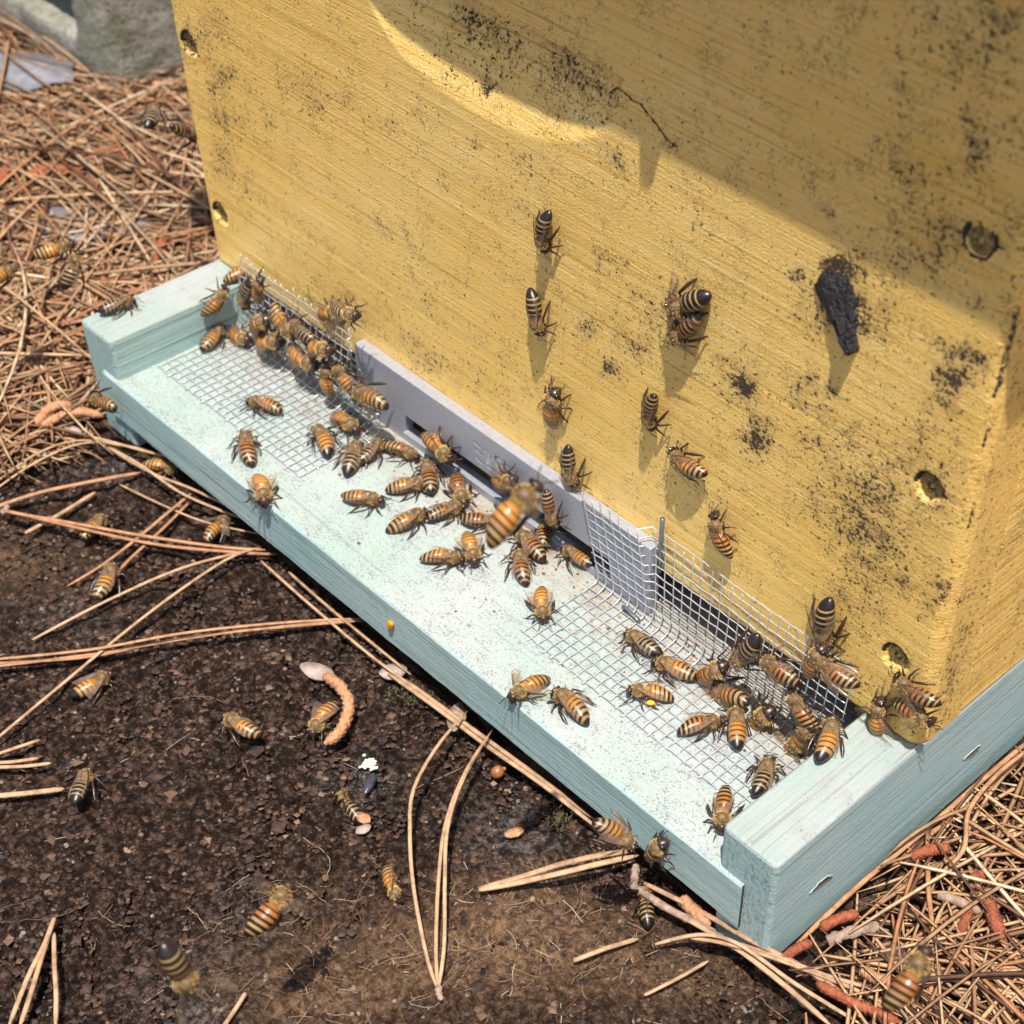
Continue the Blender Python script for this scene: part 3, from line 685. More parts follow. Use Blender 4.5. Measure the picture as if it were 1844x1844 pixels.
def shift_r(s, x): return (-7.5*max(0, (s-31)/33.0) if s > 31 else 0.0)*(1-min(1, (x-207)/60.0))*1.0
sr = screen(208.5, 305.0, prof_right, 'bright wire cloth screen at the right end of the entrance, crossed by a steel pin', shift_r)
def prof_left(s, x):
    FL = 33.0; UP = 30.0
    if s is None: return FL+UP
    y0 = -42.0
    if s < FL: return (y0+s, -DZ+0.55+(0.0 if s < FL-6 else (s-FL+6)**2*0.035))
    t = s-FL; a = min(t/9.0, 1.0)
    return (min((y0+FL)+3.0*math.sin(a*math.pi/2)+(t-9)*0.16*(t > 9), -0.9 if x < 86 else -5.6), -DZ+1.8+t*0.88)
sl = screen(21.5, 106.0, prof_left, 'wire cloth screen at the left end of the entrance, half hidden by bees', None, lambda x, s: s > 33 and (x > 106-(s-33)*0.62))
# loose pin standing in the right screen, staples
def pin():
    a = unp(1193, 934, 1, -3.2); b = unp(1189, 1005, 1, -1.6); m = MB(); m.tube([a, (Vector(a)+Vector(b))/2, b, Vector(b)+(Vector(b)-Vector(a))*0.35], 0.75, 6); o = m.build('steel_pin', M_steel)
    return tag(o, 'short grey steel pin poked upright through the right screen', 'pin')
pin()
def staple(p, q, parent, h=0.9):
    m = MB(); p = Vector(p); q = Vector(q); d = (q-p).normalized(); up = Vector((0, 0, 1))
    m.tube([p+up*-2, p+up*h, p+d*1.0+up*(h+0.35), q-d*1.0+up*(h+0.35), q+up*h, q+up*-2], 0.75, 6, flat=0.6); o = m.build('staple', M_steel, parent); o.location = -parent.location
staple(unp(1122, 1095, 2, -DZ+0.8), unp(1150, 1122, 2, -DZ+0.8), sr); staple(unp(630, 742, 2, -DZ+0.8), unp(668, 768, 2, -DZ+0.8), sl)
staple(unp(1352, 1425, 2, -DZ+0.8), unp(1362, 1415, 2, -DZ+0.8), sr)

# ------------------------------------------------------------------ lump and drop of propolis
def lump():
    m = MB(); pts = [((1512, 496), 2.6, 0.25), ((1510, 508), 4.6, 0.8), ((1507, 522), 5.6, 1.1), ((1506, 536), 5.8, 1.2), ((1509, 550), 5.4, 1.2), ((1513, 564), 4.7, 1.4), ((1518, 578), 3.9, 1.7), ((1525, 592), 3.0, 2.1), ((1531, 606), 2.4, 2.4), ((1537, 619), 1.7, 2.6), ((1540, 630), 0.6, 2.5)]
    vs = []; n = 34; fs = []
    for i, ((u, v), r, t) in enumerate(pts):
        c = unp(u, v, 1, 0); hang = max(0, i-5)*0.3
        for j in range(n):
            th = 2*math.pi*j/n; rr = r*(1+0.42*noise.noise((i*1.7, j*1.9, 2))+0.18*noise.noise((i*.5, j*.5, 7)))
            yy = -max(math.sin(th), -0.25)*t*(1+0.9*noise.noise((i*2.7, j*2.3, 5)))-hang*0.5
            vs.append((c[0]+rr*math.cos(th), yy, c[2]+1.1*noise.noise((j*1.8, i*1.9, 9))))
    for i in range(len(pts)-1):
        for j in range(n): fs.append((i*n+j, i*n+(j+1) % n, (i+1)*n+(j+1) % n, (i+1)*n+j))
    fs.append(tuple(range(n))); fs.append(tuple((len(pts)-1)*n+j for j in range(n))); m.add(vs, fs)
    return tag(m.build('propolis_lump', M_prop), 'black crusty lump of resin hanging on the gold front', 'resin lump')
lump()
P = unp(703, 1126, 1, -FD-1.6); m = MB(); m.ball(P, (1.4, 1.0, 2.0), 10, 7); m.ball((P[0]+0.7, P[1], P[2]+1.0), (1.0, 0.9, 1.1), 8, 6)
tag(m.build('propolis_drop', M_amber), 'amber drop stuck on the front edge of the landing deck', 'resin drop')

# ------------------------------------------------------------------ concrete block
blk = tag(empty('concrete_block', (-221, 83, -RH)), 'rough grey hollow concrete block lying on its side behind the hive, top left', 'concrete block')
def block():
    X0, X1, Y0, Y1, Z0, Z1 = -600.0, -216.0, 83.0, 275.0, -58.0, 46.0; t = 28.0
    m = MB(); m.box((X0, Y0, Z0), (X1, Y1, Z1), bev=3.0); o = m.build('block_body', M_conc)
    c = MB(); c.box((X0+t, Y0-20, -29.0), (X0+t+150, Y1-26, Z1-28), bev=4); c.box((X1-t-150, Y0-20, -29.0), (X1-t, Y1-26, Z1-28), bev=4); co = c.build('cutter', M_conc)
    q = o.modifiers.new('core', 'BOOLEAN'); q.operation = 'DIFFERENCE'; q.object = co; q.solver = 'EXACT'
    q = o.modifiers.new('remesh', 'REMESH'); q.mode = 'VOXEL'; q.voxel_size = 0.0028; q.use_smooth_shade = True
    for nm, sc_, st_ in (('block_rough', 0.004, 0.0022), ('block_lumps', 0.03, 0.0004)):
        tx = bpy.data.textures.new(nm, 'CLOUDS'); tx.noise_scale = sc_; q = o.modifiers.new(nm, 'DISPLACE'); q.texture = tx; q.strength = st_; q.mid_level = 0.5; q.texture_coords = 'LOCAL'
    bpy.context.view_layer.update(); me = bpy.data.meshes.new_from_object(o.evaluated_get(bpy.context.evaluated_depsgraph_get())); o.modifiers.clear(); o.data = me; bpy.data.objects.remove(co); return o
bo = block(); bo.parent = blk; bo.location = -blk.location
# ------------------------------------------------------------------ pine litter
def gen_needles(N, xr, yr, Lr, wr, hr, K, seed, fas=0.35):
    R = np.random.RandomState(seed); out = []
    cx = R.uniform(*xr, N); cy = R.uniform(*yr, N); an = R.uniform(0, 2*np.pi, N)
    # loosely combed: most needles lie across the slope
    an = np.where(R.rand(N) < 0.45, R.normal(0.15, 0.45, N), an)
    L = R.uniform(*Lr, N); cur = R.normal(0, 0.17, N); h = R.uniform(*hr, N); pit = R.normal(0, 0.035, N); w = R.uniform(*wr, N)
    arch = np.abs(R.normal(0, 0.02, N))
    t = np.linspace(-0.5, 0.5, K)[None, :]
    a = an[:, None]+cur[:, None]*t*2; s = L[:, None]*t
    X = cx[:, None]+s*np.cos(an[:, None])-np.sin(an[:, None])*cur[:, None]*L[:, None]*(t*t-0.08)
    Y = cy[:, None]+s*np.sin(an[:, None])+np.cos(an[:, None])*cur[:, None]*L[:, None]*(t*t-0.08)
    Z = -RH+h[:, None]+s*pit[:, None]+arch[:, None]*L[:, None]*(0.25-t*t)*4
    Z = np.maximum(Z, -RH+0.3)
    foot = (X > -2.5) & (X < HW+2.5) & (Y > -FD-4.5) & (Y < HB+3)
    blk_ = (X > -604) & (X < -213) & (Y > 80) & (Y < 280)
    so = in_poly(X, Y, SOIL)
    ok = ~foot.any(1) & ~blk_.any(1) & ~(so.sum(1) > 1.2+0*so.sum(1))
    X, Y, Z, w = X[ok], Y[ok], Z[ok], w[ok]; return X, Y, Z, w
def needles_mesh(name, X, Y, Z, w, mat, seed=0):
    R = np.random.RandomState(seed); N, K = X.shape
    dx = np.gradient(X, axis=1); dy = np.gradient(Y, axis=1); l = np.hypot(dx, dy)+1e-9; nx_, ny_ = -dy/l, dx/l
    tp = np.clip(np.minimum(np.linspace(0.55, 5, K), np.linspace(4.2, 0.18, K)), 0, 1)[None, :]
    ww = w[:, None]*0.5*tp; tilt = R.uniform(-0.6, 0.6, (N, 1)); ct, st = np.cos(tilt), np.sin(tilt)
    V = np.zeros((N, K, 4, 3))
    V[:, :, 0] = np.stack([X-nx_*ww*ct, Y-ny_*ww*ct, Z-ww*st], -1)
    V[:, :, 1] = np.stack([X, Y, Z-ww*0.25], -1)
    V[:, :, 2] = np.stack([X+nx_*ww*ct, Y+ny_*ww*ct, Z+ww*st], -1)
    V[:, :, 3] = np.stack([X, Y, Z+ww*0.40], -1)
    idx = np.arange(N*K*4).reshape(N, K, 4); Qs = []
    for j in range(4):
        j2 = (j+1) % 4; Qs.append(np.stack([idx[:, :-1, j], idx[:, :-1, j2], idx[:, 1:, j2], idx[:, 1:, j]], -1).reshape(-1, 4))
    for e in (0, K-1): Qs.append(idx[:, e, :].reshape(-1, 4))
    return npmesh(name, V.reshape(-1, 3), np.vstack(Qs), mat)
sets = [gen_needles(24000, (-480, 640), (-400, 480), (50, 120), (0.8, 1.5), (0.3, 9.0), 7, 1), gen_needles(9000, (300, 540), (-170, 260), (35, 95), (0.8, 1.6), (0.3, 10.0), 7, 31),
        gen_needles(7000, (-330, 20), (-120, 130), (35, 85), (0.9, 1.7), (0.3, 9.0), 7, 33)]
Xa, Ya, Za, wa = (np.concatenate([q[i] for q in sets]) for i in range(4))
tag(obj('pine_litter', needles_mesh('pine_litter', Xa, Ya, Za, wa, M_needle)), 'deep brown litter of fallen pine needles around the hive', kind='stuff')
X, Y, Z, w = gen_needles(22000, (-1500, 1500), (-1300, 1700), (110, 190), (2.0, 3.4), (0.3, 7), 4, 2)
keep = ~((np.abs(X.mean(1)-80) < 520) & (np.abs(Y.mean(1)-40) < 400))
tag(obj('pine_litter', needles_mesh('pine_litter_far', X[keep], Y[keep], Z[keep], w[keep], M_needle, 3)), 'fallen pine needles spreading away from the hive', kind='stuff')
# single needles lying on top
X, Y, Z, w = gen_needles(2600, (-380, 540), (-330, 200), (75, 140), (1.1, 1.8), (8.5, 12), 9, 5)
U, V = proj(np.stack([X[:, 4], Y[:, 4], Z[:, 4]], -1))
near = in_poly(X[:, 4], Y[:, 4], (SOIL-SOIL.mean(0))*1.12+SOIL.mean(0))
vis = (U > -30) & (U < 1870) & (V > 0) & (V < 1870) & (Y[:, 4] < 125) & ~((X[:, 4] > 0) & (X[:, 4] < HW) & (Y[:, 4] > -60)) & ~near
ids = np.nonzero(vis)[0][:252]
for i in ids:
    o = obj('pine_needle', needles_mesh('pine_needle', X[i:i+1], Y[i:i+1], Z[i:i+1], w[i:i+1], M_needle_o, int(i)))
    if X[i, 4] > 250: tag(o, 'dry tan pine needle lying loose on the litter to the right of the hive', 'pine needle', 'loose needles on the litter right of the hive')
    elif V[i] < 500: tag(o, 'dry tan pine needle lying loose on the litter behind the left rail', 'pine needle', 'loose needles on the litter behind the left rail')
    else: tag(o, 'dry tan pine needle lying loose on the litter left of the landing deck', 'pine needle', 'loose needles on the litter left of the deck')

def fascicle(label, strands, w=1.35, mat=None, bud=None, kind='pine_needle', name_cat='pine needle'):
    """strands: polylines of (u, v, height above ground)"""
    mats = mat or M_tan; big = MB(); R_ = random.Random(len(label)*7+int(strands[0][0][0]))
    for st in strands:
        P = interp_poly([gnd(u, v, h) for u, v, h in st], 22)
        P[:, 2] = np.maximum(P[:, 2], -RH+0.9)
        n = len(P); rad = [w*0.40*min(0.75+i*0.12, 1.0, 0.3+(n-1-i)*0.3) for i in range(n)]
        big.tube([tuple(p) for p in P], rad, 6, 0, flat=0.55)
    if bud:
        c = gnd(*bud)
        for q in range(7): big.ball((c[0]+R_.uniform(-1.3, 1.3), c[1]+R_.uniform(-1.3, 1.3), c[2]+R_.uniform(0, 1)), (1.1, 0.9, 0.8), 6, 5, 1)
    o = big.build(kind, [mats, M_bark]); return tag(o, label, name_cat)
fascicle('long rust needle bundle crossing the dark soil to the middle of the deck', [[(-40, 1204, 3), (150, 1180, 4), (380, 1143, 5), (520, 1128, 4), (660, 1117, 3)], [(-40, 1196, 3), (150, 1184, 4), (300, 1155, 4), (460, 1132, 4), (655, 1114, 3)], [(-40, 1190, 3), (160, 1170, 6), (330, 1140, 8), (500, 1122, 5), (650, 1113, 3)]], 1.5, M_rust)
fascicle('rust needle bundle with a knobbly base, crossing left of the deck corner', [[(10, 921, 5), (120, 940, 6), (260, 965, 6), (400, 985, 4), (478, 990, 3)], [(12, 919, 5), (130, 948, 6), (280, 980, 5), (420, 994, 4), (500, 998, 2)]], 1.8, M_rust, (10, 920, 4))
fascicle('straight tan needle running from lower left up to the deck front', [[(58, 1152, 2), (190, 1083, 5), (330, 1022, 6), (462, 988, 3)]], 1.6)
fascicle('long pale needle running from the left edge to the deck front', [[(-30, 1350, 2), (90, 1250, 4), (260, 1110, 6), (400, 1012, 6), (470, 985, 3)]], 1.5)
fascicle('thick orange needle entering from the left edge above the knobbly bundle', [[(-40, 925, 3), (60, 890, 5), (160, 868, 6), (258, 850, 3)]], 2.2, M_rust)
fascicle('pair of arched pale needles at the left edge', [[(-20, 890, 3), (60, 835, 8), (150, 798, 9), (245, 806, 5), (320, 838, 3)], [(-20, 878, 3), (70, 815, 9), (160, 793, 9), (300, 822, 3)]], 1.3)
fascicle('needle curling over from the left edge to the deck corner', [[(0, 835, 3), (20, 800, 6), (90, 773, 8), (180, 790, 8), (260, 812, 6), (350, 832, 4)]], 1.4)
fascicle('pale forked needles running beside the front of the deck', [[(185, 800, 5), (250, 835, 7), (320, 884, 7), (380, 912, 5), (440, 935, 3)], [(190, 803, 5), (270, 850, 7), (345, 880, 7), (430, 920, 5)]], 1.5)
fascicle('thin needle slanting under the pale forked needles', [[(215, 872, 2), (290, 908, 4), (370, 940, 4), (470, 962, 2)]], 1.1)
fascicle('short straight straw lying on the bare soil at left', [[(45, 960, 2), (110, 924, 3), (172, 886, 2)]], 2.2)
fascicle('rust needles bending down from the forked bundle', [[(345, 888, 4), (300, 925, 6), (240, 975, 5), (180, 1020, 3), (120, 1056, 2)], [(340, 905, 3), (290, 955, 4), (230, 1010, 3), (205, 1040, 2)]], 1.6, M_rust)
fascicle('upper short needle poking in at the left edge', [[(-30, 1366, 2), (30, 1346, 3), (72, 1332, 2)]], 1.6)
fascicle('white blunt needle stub at the left edge', [[(-30, 1382, 2), (40, 1380, 3), (92, 1374, 3)], [(-30, 1374, 2), (20, 1372, 3), (70, 1365, 3)]], 1.7)
fascicle('lower thick straw poking in at the left edge', [[(-30, 1435, 2), (50, 1428, 3), (116, 1420, 2)]], 2.5)
fascicle('three long needles joined at a bud, arching up over the soil at bottom', [[(787, 1778, 1.5), (768, 1720, 4), (745, 1600, 9), (738, 1500, 12), (745, 1420, 13), (790, 1340, 11), (842, 1280, 7)],
          [(788, 1778, 1.5), (785, 1700, 4), (790, 1580, 9), (803, 1480, 12), (838, 1390, 12), (886, 1315, 8)], [(790, 1778, 1.5), (800, 1700, 4), (801, 1590, 9), (806, 1490, 12), (835, 1400, 12), (880, 1325, 8)]], 1.5, None, (790, 1792, 1))
fascicle('wide pale split needle pointing at the bees under the deck edge', [[(862, 1602, 3), (930, 1590, 4), (1010, 1572, 6), (1080, 1555, 7), (1150, 1540, 5)], [(864, 1600, 3), (935, 1580, 4), (1010, 1556, 6), (1080, 1540, 7), (1140, 1532, 5)]], 2.5)
fascicle('long tan needles lying along the foot of the deck front', [[(700, 1213, 3), (780, 1270, 4), (880, 1345, 5), (980, 1415, 5), (1085, 1498, 3)], [(730, 1225, 3), (850, 1312, 5), (960, 1392, 5), (1070, 1475, 3)]], 2.0)
fascicle('thin tan needles lying in the shade of the deck', [[(470, 1010, 3), (560, 1090, 4), (680, 1190, 4), (800, 1275, 3)], [(520, 1030, 3), (600, 1100, 4), (740, 1215, 3)]], 1.3)
fascicle('crossing straw in front of the right rail foot', [[(1150, 1600, 3), (1230, 1650, 5), (1330, 1710, 8), (1420, 1780, 8), (1500, 1850, 5)], [(1160, 1590, 3), (1260, 1640, 5), (1350, 1692, 9), (1460, 1750, 8), (1600, 1850, 5)]], 2.2)
fascicle('long brown straws sweeping round the foot of the right rail', [[(1180, 1700, 4), (1260, 1683, 8), (1330, 1700, 10), (1430, 1770, 9), (1560, 1850, 6)], [(1240, 1688, 6), (1320, 1702, 9), (1440, 1742, 9), (1580, 1800, 6), (1680, 1860, 4)], [(1300, 1690, 6), (1400, 1722, 9), (1500, 1760, 8), (1650, 1800, 5)]], 1.7)
fascicle('lone pinkish needle lying on the soil at bottom centre', [[(1033, 1730, 1.5), (1090, 1708, 3), (1150, 1690, 2)]], 2.0)
fascicle('lone needle on the soil right of the bottom centre', [[(1160, 1792, 1.5), (1220, 1762, 3), (1276, 1730, 2)]], 1.5)
fascicle('forked pale needle with a thick base in the bottom left corner', [[(98, 1652, 3), (80, 1700, 4), (50, 1760, 4), (15, 1850, 2)], [(96, 1655, 3), (76, 1720, 4), (55, 1790, 4), (35, 1850, 2)]], 1.9)
fascicle('single upright needle beside the forked one, bottom left', [[(97, 1680, 2), (98, 1740, 4), (101, 1790, 4), (100, 1850, 2)]], 1.7)
fascicle('short straw cut by the bottom edge of the picture', [[(442, 1788, 2), (425, 1815, 2), (400, 1852, 2)]], 1.7)
fascicle('pinkish straws pressed along the outside of the right rail', [[(1850, 1336, 6), (1760, 1412, 7), (1660, 1500, 7), (1540, 1600, 6), (1420, 1715, 4)], [(1850, 1352, 6), (1770, 1432, 7), (1690, 1490, 6), (1600, 1568, 4)]], 2.2, M_rust)
fascicle('dark bent needle looping over the litter right of the rail', [[(1850, 1350, 12), (1790, 1400, 14), (1745, 1460, 14), (1735, 1530, 12), (1690, 1575, 8)]], 1.8, M_rust)
fascicle('tall needle crossing the litter toward the blurred bee, lower right', [[(1745, 1560, 8), (1780, 1640, 10), (1800, 1700, 8)], [(1670, 1500, 8), (1672, 1600, 10), (1680, 1700, 8), (1672, 1850, 6)]], 1.9, M_rust)

# ------------------------------------------------------------------ pollen catkins
def catkin(label, pts, r, mat, group=None):
    P = interp_poly([gnd(u, v, h) for u, v, h in pts], 34); m = MB(); vs = []; fs = []; n = 12; k = len(P)
    for i in range(k):
        t = P[min(i+1, k-1)]-P[max(i-1, 0)]; t = Vector(t).normalized(); a = t.cross(Vector((0, 0, 1))).normalized(); b = a.cross(t)
        prof = r*min(1, 0.35+i*0.22)*min(1, 0.25+(k-1-i)*0.17)
        for j in range(n):
            th = 2*math.pi*j/n; bump_ = 1+0.2*math.cos(n/2*th+math.pi*(i % 2))+0.22*noise.noise((i*.8, j*.9, r+pts[0][0]))
            vs.append(Vector(P[i])+(a*math.cos(th)+b*math.sin(th))*prof*bump_)
    for i in range(k-1):
        for j in range(n): fs.append((i*n+j, i*n+(j+1) % n, (i+1)*n+(j+1) % n, (i+1)*n+j))
    fs.append(tuple(range(n))); fs.append(tuple((k-1)*n+j for j in range(n))); m.add(vs, fs, 0, True)
    return tag(m.build('pollen_catkin', mat), label, 'catkin', group)
CG = 'fallen pollen catkins among the needles'
CT = [('curled pale orange catkin arching over a bee on the dark soil', [(583, 1216, 3), (615, 1240, 6), (628, 1275, 7), (612, 1318, 5), (584, 1340, 3)], 1.75, M_catp),
 ('big red catkin lying flat among needles at the left edge', [(45, 322, 8), (80, 306, 10), (120, 306, 10), (150, 318, 8)], 2.6, M_catk),
 ('red catkin cut by the left edge of the picture', [(-12, 345, 8), (3, 325, 10), (14, 300, 8)], 2.4, M_catk),
 ('red catkin standing on end behind the left rail', [(298, 425, 9), (288, 448, 11), (276, 478, 8)], 2.2, M_catk),
 ('orange catkin by the foot of the concrete block', [(215, 160, 6), (245, 153, 8), (285, 152, 8), (325, 158, 6)], 2.3, M_catp),
 ('curled orange catkin left of the deck corner', [(66, 765, 8), (85, 740, 10), (110, 730, 10), (130, 735, 8)], 2.1, M_catp),
 ('straight orange catkin just under the curled one', [(74, 770, 8), (110, 750, 9), (150, 742, 9), (185, 750, 7)], 1.9, M_catp),
 ('small red catkin at the left edge above the gravel gap', [(190, 450, 8), (215, 440, 9), (245, 447, 7)], 1.9, M_catk),
 ('red catkin beside the gold box, upper left', [(150, 292, 8), (190, 275, 10), (222, 262, 8)], 1.8, M_catk),
 ('short red catkin near the left rail top', [(205, 262, 8), (232, 300, 9), (262, 330, 8)], 1.7, M_catk),
 ('red catkin by the right rail, highest one', [(1640, 1545, 9), (1672, 1532, 11), (1712, 1528, 9)], 2.0, M_catk),
 ('short dark red catkin against the foot of the right rail', [(1478, 1672, 8), (1508, 1656, 9), (1546, 1646, 8)], 1.8, M_catk),
 ('bright red catkin standing at the right edge', [(1780, 1625, 9), (1792, 1660, 11), (1812, 1702, 8)], 2.3, M_catk),
 ('small red catkin left of the bright one', [(1745, 1635, 8), (1738, 1660, 9), (1728, 1682, 8)], 1.8, M_catk),
 ('long rusty catkin lying at the bottom edge right', [(1470, 1770, 8), (1520, 1798, 9), (1570, 1820, 9), (1622, 1842, 7)], 1.7, M_catk),
 ('pale catkin near the tip of the right rail foot', [(1552, 1745, 9), (1578, 1762, 10), (1604, 1768, 9)], 1.9, M_catp),
 ('orange catkin tucked under the end of the deck', [(1228, 1618, 3), (1250, 1640, 4), (1278, 1668, 4)], 2.2, M_catp),
 ('red catkin peeping out beside the lower right needles', [(1410, 1728, 8), (1430, 1712, 9), (1462, 1696, 8)], 1.6, M_catk),
 ('small rusty catkin in the gap right of the rail', [(1745, 1585, 8), (1762, 1578, 9), (1782, 1574, 8)], 1.7, M_catk)]
for l_, p_, r_, m_ in CT: catkin(l_, p_, r_*(0.8 if 'curled pale' not in l_ else 1.0), m_, CG)

# ------------------------------------------------------------------ crumbs and small finds
def crumbs(N, seed, name, label, sizes, box_, mat, poly=True):
    R = np.random.RandomState(seed); X = R.uniform(box_[0], box_[1], N); Y = R.uniform(box_[2], box_[3], N)
    ok = in_poly(X, Y, SOIL) if poly else np.ones(N, bool); X, Y = X[ok], Y[ok]; N = len(X); s = R.uniform(*sizes, N)*R.uniform(0.5, 1, N)
    base_ = np.array([[1, 0, 0], [-1, 0, 0], [0, 1, 0], [0, -1, 0], [0, 0, 1], [0, 0, -1]], float)
    V = base_[None]*s[:, None, None]*R.uniform(0.55, 1.2, (N, 6, 1)); V[:, :, 2] *= 0.6; a = R.uniform(0, 6.3, N); c, sn = np.cos(a)[:, None], np.sin(a)[:, None]
    el = R.uniform(0.5, 1.5, N)[:, None]
    x = V[:, :, 0]*el; y = V[:, :, 1]; V = np.stack([x*c-y*sn, x*sn+y*c, V[:, :, 2]], -1)
    H = np.array([ground_h(x, y) for x, y in zip(X, Y)])
    V[:, :, 0] += X[:, None]; V[:, :, 1] += Y[:, None]; V[:, :, 2] += (H-RH+0.35*s)[:, None]
    F = np.array([[0, 2, 4], [2, 1, 4], [1, 3, 4], [3, 0, 4], [2, 0, 5], [1, 2, 5], [3, 1, 5], [0, 3, 5]])
    Q = (np.arange(N)[:, None, None]*6+F[None]).reshape(-1, 3)
    return tag(obj(name, npmesh(name, V.reshape(-1, 3), Q, mat, smooth=False)), label, kind='stuff')
M_crumb = needle_mat('soil_crumb', [(0.0, (0.006, 0.004, 0.004)), (0.55, (0.026, 0.017, 0.014)), (0.86, (0.055, 0.032, 0.022)), (0.975, (0.13, 0.075, 0.045)), (1.0, (0.26, 0.17, 0.11))])
crumbs(60000, 11, 'soil_crumbs', 'small dark soil crumbs and grit', (0.45, 1.7), (-320, 340, -260, -20), M_crumb)
crumbs(1500, 12, 'bark_bits', 'flakes of bark and grit on the soil', (1.0, 2.9), (-320, 340, -260, -20), M_crumb)
M_fibre = needle_mat('root_fibre', [(0.0, (0.14, 0.08, 0.045)), (0.6, (0.26, 0.16, 0.085)), (1.0, (0.42, 0.32, 0.22))])
R = np.random.RandomState(21); m = MB()
for q in range(330):
    if q < 260: u, v = R.normal(880, 260), R.normal(1690, 70)
    else: u, v = R.uniform(0, 1300), R.uniform(1150, 1840)
    c = gnd(u, v); a = R.uniform(0, 6.3); L = R.uniform(4, 20); da = R.normal(0, 0.12); pts = []
    x, y = c[0], c[1]
    if not in_poly(np.array([x]), np.array([y]), SOIL)[0]: continue
    for k in range(7):
        pts.append((x, y, -RH+ground_h(x, y)+0.55+0.25*math.sin(k*1.3+q))); x += math.cos(a)*L/6; y += math.sin(a)*L/6; a += da+R.normal(0, 0.25)
    m.tube(pts, R.uniform(0.06, 0.15), 4, 0, cap=False)
tag(m.build('root_fibres', M_fibre), 'thin pale root fibres on the soil', kind='stuff')
R_ = random.Random(5)
def flake(name, label, cat, u, v, L, W, mat, ang=0, h=1.2, thick=0.5, point=True):
    c = gnd(u, v, h); m = MB(); n = 18; top = []; bot = []; g = math.radians(ang)
    for t in range(n):
        th = 2*math.pi*t/n; rr = 1+(0.10 if L < 15 else 0.45)*noise.noise((t*.9, u*.1, v*.1)); px = L/2*math.cos(th)*rr; py = W/2*math.sin(th)*(abs(math.sin(th))**0.35 if point else 1)*rr
        z = 0.10*px*px/L+0.25*noise.noise((px, py, u))
        X_, Y_ = c[0]+px*math.cos(g)-py*math.sin(g), c[1]+px*math.sin(g)+py*math.cos(g)
        top.append((X_, Y_, c[2]+z+thick/2)); bot.append((X_, Y_, c[2]+z-thick/2))
    vs = top+bot+[(c[0], c[1], c[2]+thick*0.9), (c[0], c[1], c[2]-thick*0.5)]; fs = []
    for t in range(n):
        w_ = (t+1) % n; fs += [(t, w_, 2*n), (t, n+t, n+w_, w_), (n+w_, n+t, 2*n+1)]
    m.add(vs, fs, 0, True); return tag(m.build(name, mat), label, cat)
flake('bark_flake', 'pale pinkish husk beside the curled catkin', 'husk', 572, 1210, 13, 6.5, M_husk, 20, 1.6, 0.7)
flake('bark_flake', 'grey torn husk near the front of the deck', 'husk', 708, 1210, 9, 7, M_husk, 60, 1.6, 0.7)
flake('bark_flake', 'pinkish flake by the needles along the deck foot', 'husk', 822, 1292, 12, 6, M_bark, -50, 2.5, 0.8)
flake('scale_flake', 'orange scale at the tail of the dead bee', 'scale', 655, 1474, 5, 3.4, M_catp, 10, 1.6, 0.8)
flake('scale_flake', 'tan pointed scale just below the orange one', 'scale', 654, 1494, 5, 3.0, M_husk, 80, 1.2, 0.7)
flake('bark_flake', 'white seed husk lying on the left edge litter', 'husk', 133, 776, 7, 3.5, M_husk, 30, 7, 1.0)
flake('bark_flake', 'reddish bark chip on the soil right of the three arched needles', 'bark chip', 926, 1500, 6, 3.2, M_catp, 70, 1.6, 0.9)
flake('bark_flake', 'grey slate chip showing through the litter near the left edge', 'stone chip', 130, 405, 34, 22, simple('slate', (0.20, 0.195, 0.215), 0.8, 0, (0.12, 0.115, 0.13), 200, 0.3, 500), 10, 8, 1.6, False)
flake('bark_flake', 'grey slate chip at the top left below the concrete block', 'stone chip', 50, 125, 52, 34, bpy.data.materials['slate'], 15, 9.5, 1.6, False)
flake('bark_flake', 'grey slate chip nearer the gold box, upper left', 'stone chip', 245, 412, 26, 16, bpy.data.materials['slate'], -10, 8.2, 1.6, False)
m = MB(); c = gnd(665, 1378, 1)
for q in range(70): m.ball((c[0]+R_.gauss(0, 0.95), c[1]+R_.gauss(0, 0.8), c[2]+R_.uniform(0, 1.1)), (0.5, 0.6, 0.42), 6, 5)
tag(m.build('white_crumb', M_white), 'white crumbly lump lying on the dark soil', 'crumb')
a = gnd(674, 1392, 1.8); b = gnd(656, 1432, 1.3); m = MB(); P = [Vector(a)+(Vector(b)-Vector(a))*t for t in np.linspace(0, 1, 9)]
m.tube(P, [0.25, 1.0, 1.45, 1.6, 1.6, 1.5, 1.2, 0.8, 0.2], 10, 0, flat=0.65); tag(m.build('black_seed', M_seed), 'glossy black seed beside the white crumb', 'seed')
c = gnd(896, 1390, 2.2); m = MB(); m.ball(c, (2.0, 2.2, 2.0), 12, 8); m.ball((c[0]+0.9, c[1]+1.8, c[2]+0.8), (0.8, 0.7, 0.7), 8, 6); tag(m.build('brown_seed', M_acorn), 'round shiny brown seed near the foot of the deck', 'seed')
m = MB()
for q in range(80):
    u, v = R_.uniform(690, 790), R_.uniform(1238, 1268); v += (u-690)*0.1; c = gnd(u, v, R_.uniform(0, 1.6)); m.tube([c, (c[0]+R_.uniform(-1, 1), c[1]+R_.uniform(-1, 1), c[2]+R_.uniform(0.5, 1.8))], [0.28, 0.10], 4)
for q in range(50):
    u, v = R_.gauss(1010, 22), R_.gauss(1478, 12); c = gnd(u, v, R_.uniform(0, 1.6)); m.tube([c, (c[0]+R_.uniform(-1, 1), c[1]+R_.uniform(-1, 1), c[2]+R_.uniform(0.5, 1.8))], [0.28, 0.10], 4)
tag(m.build('moss', M_moss), 'scraps of green moss at the foot of the deck', kind='stuff')
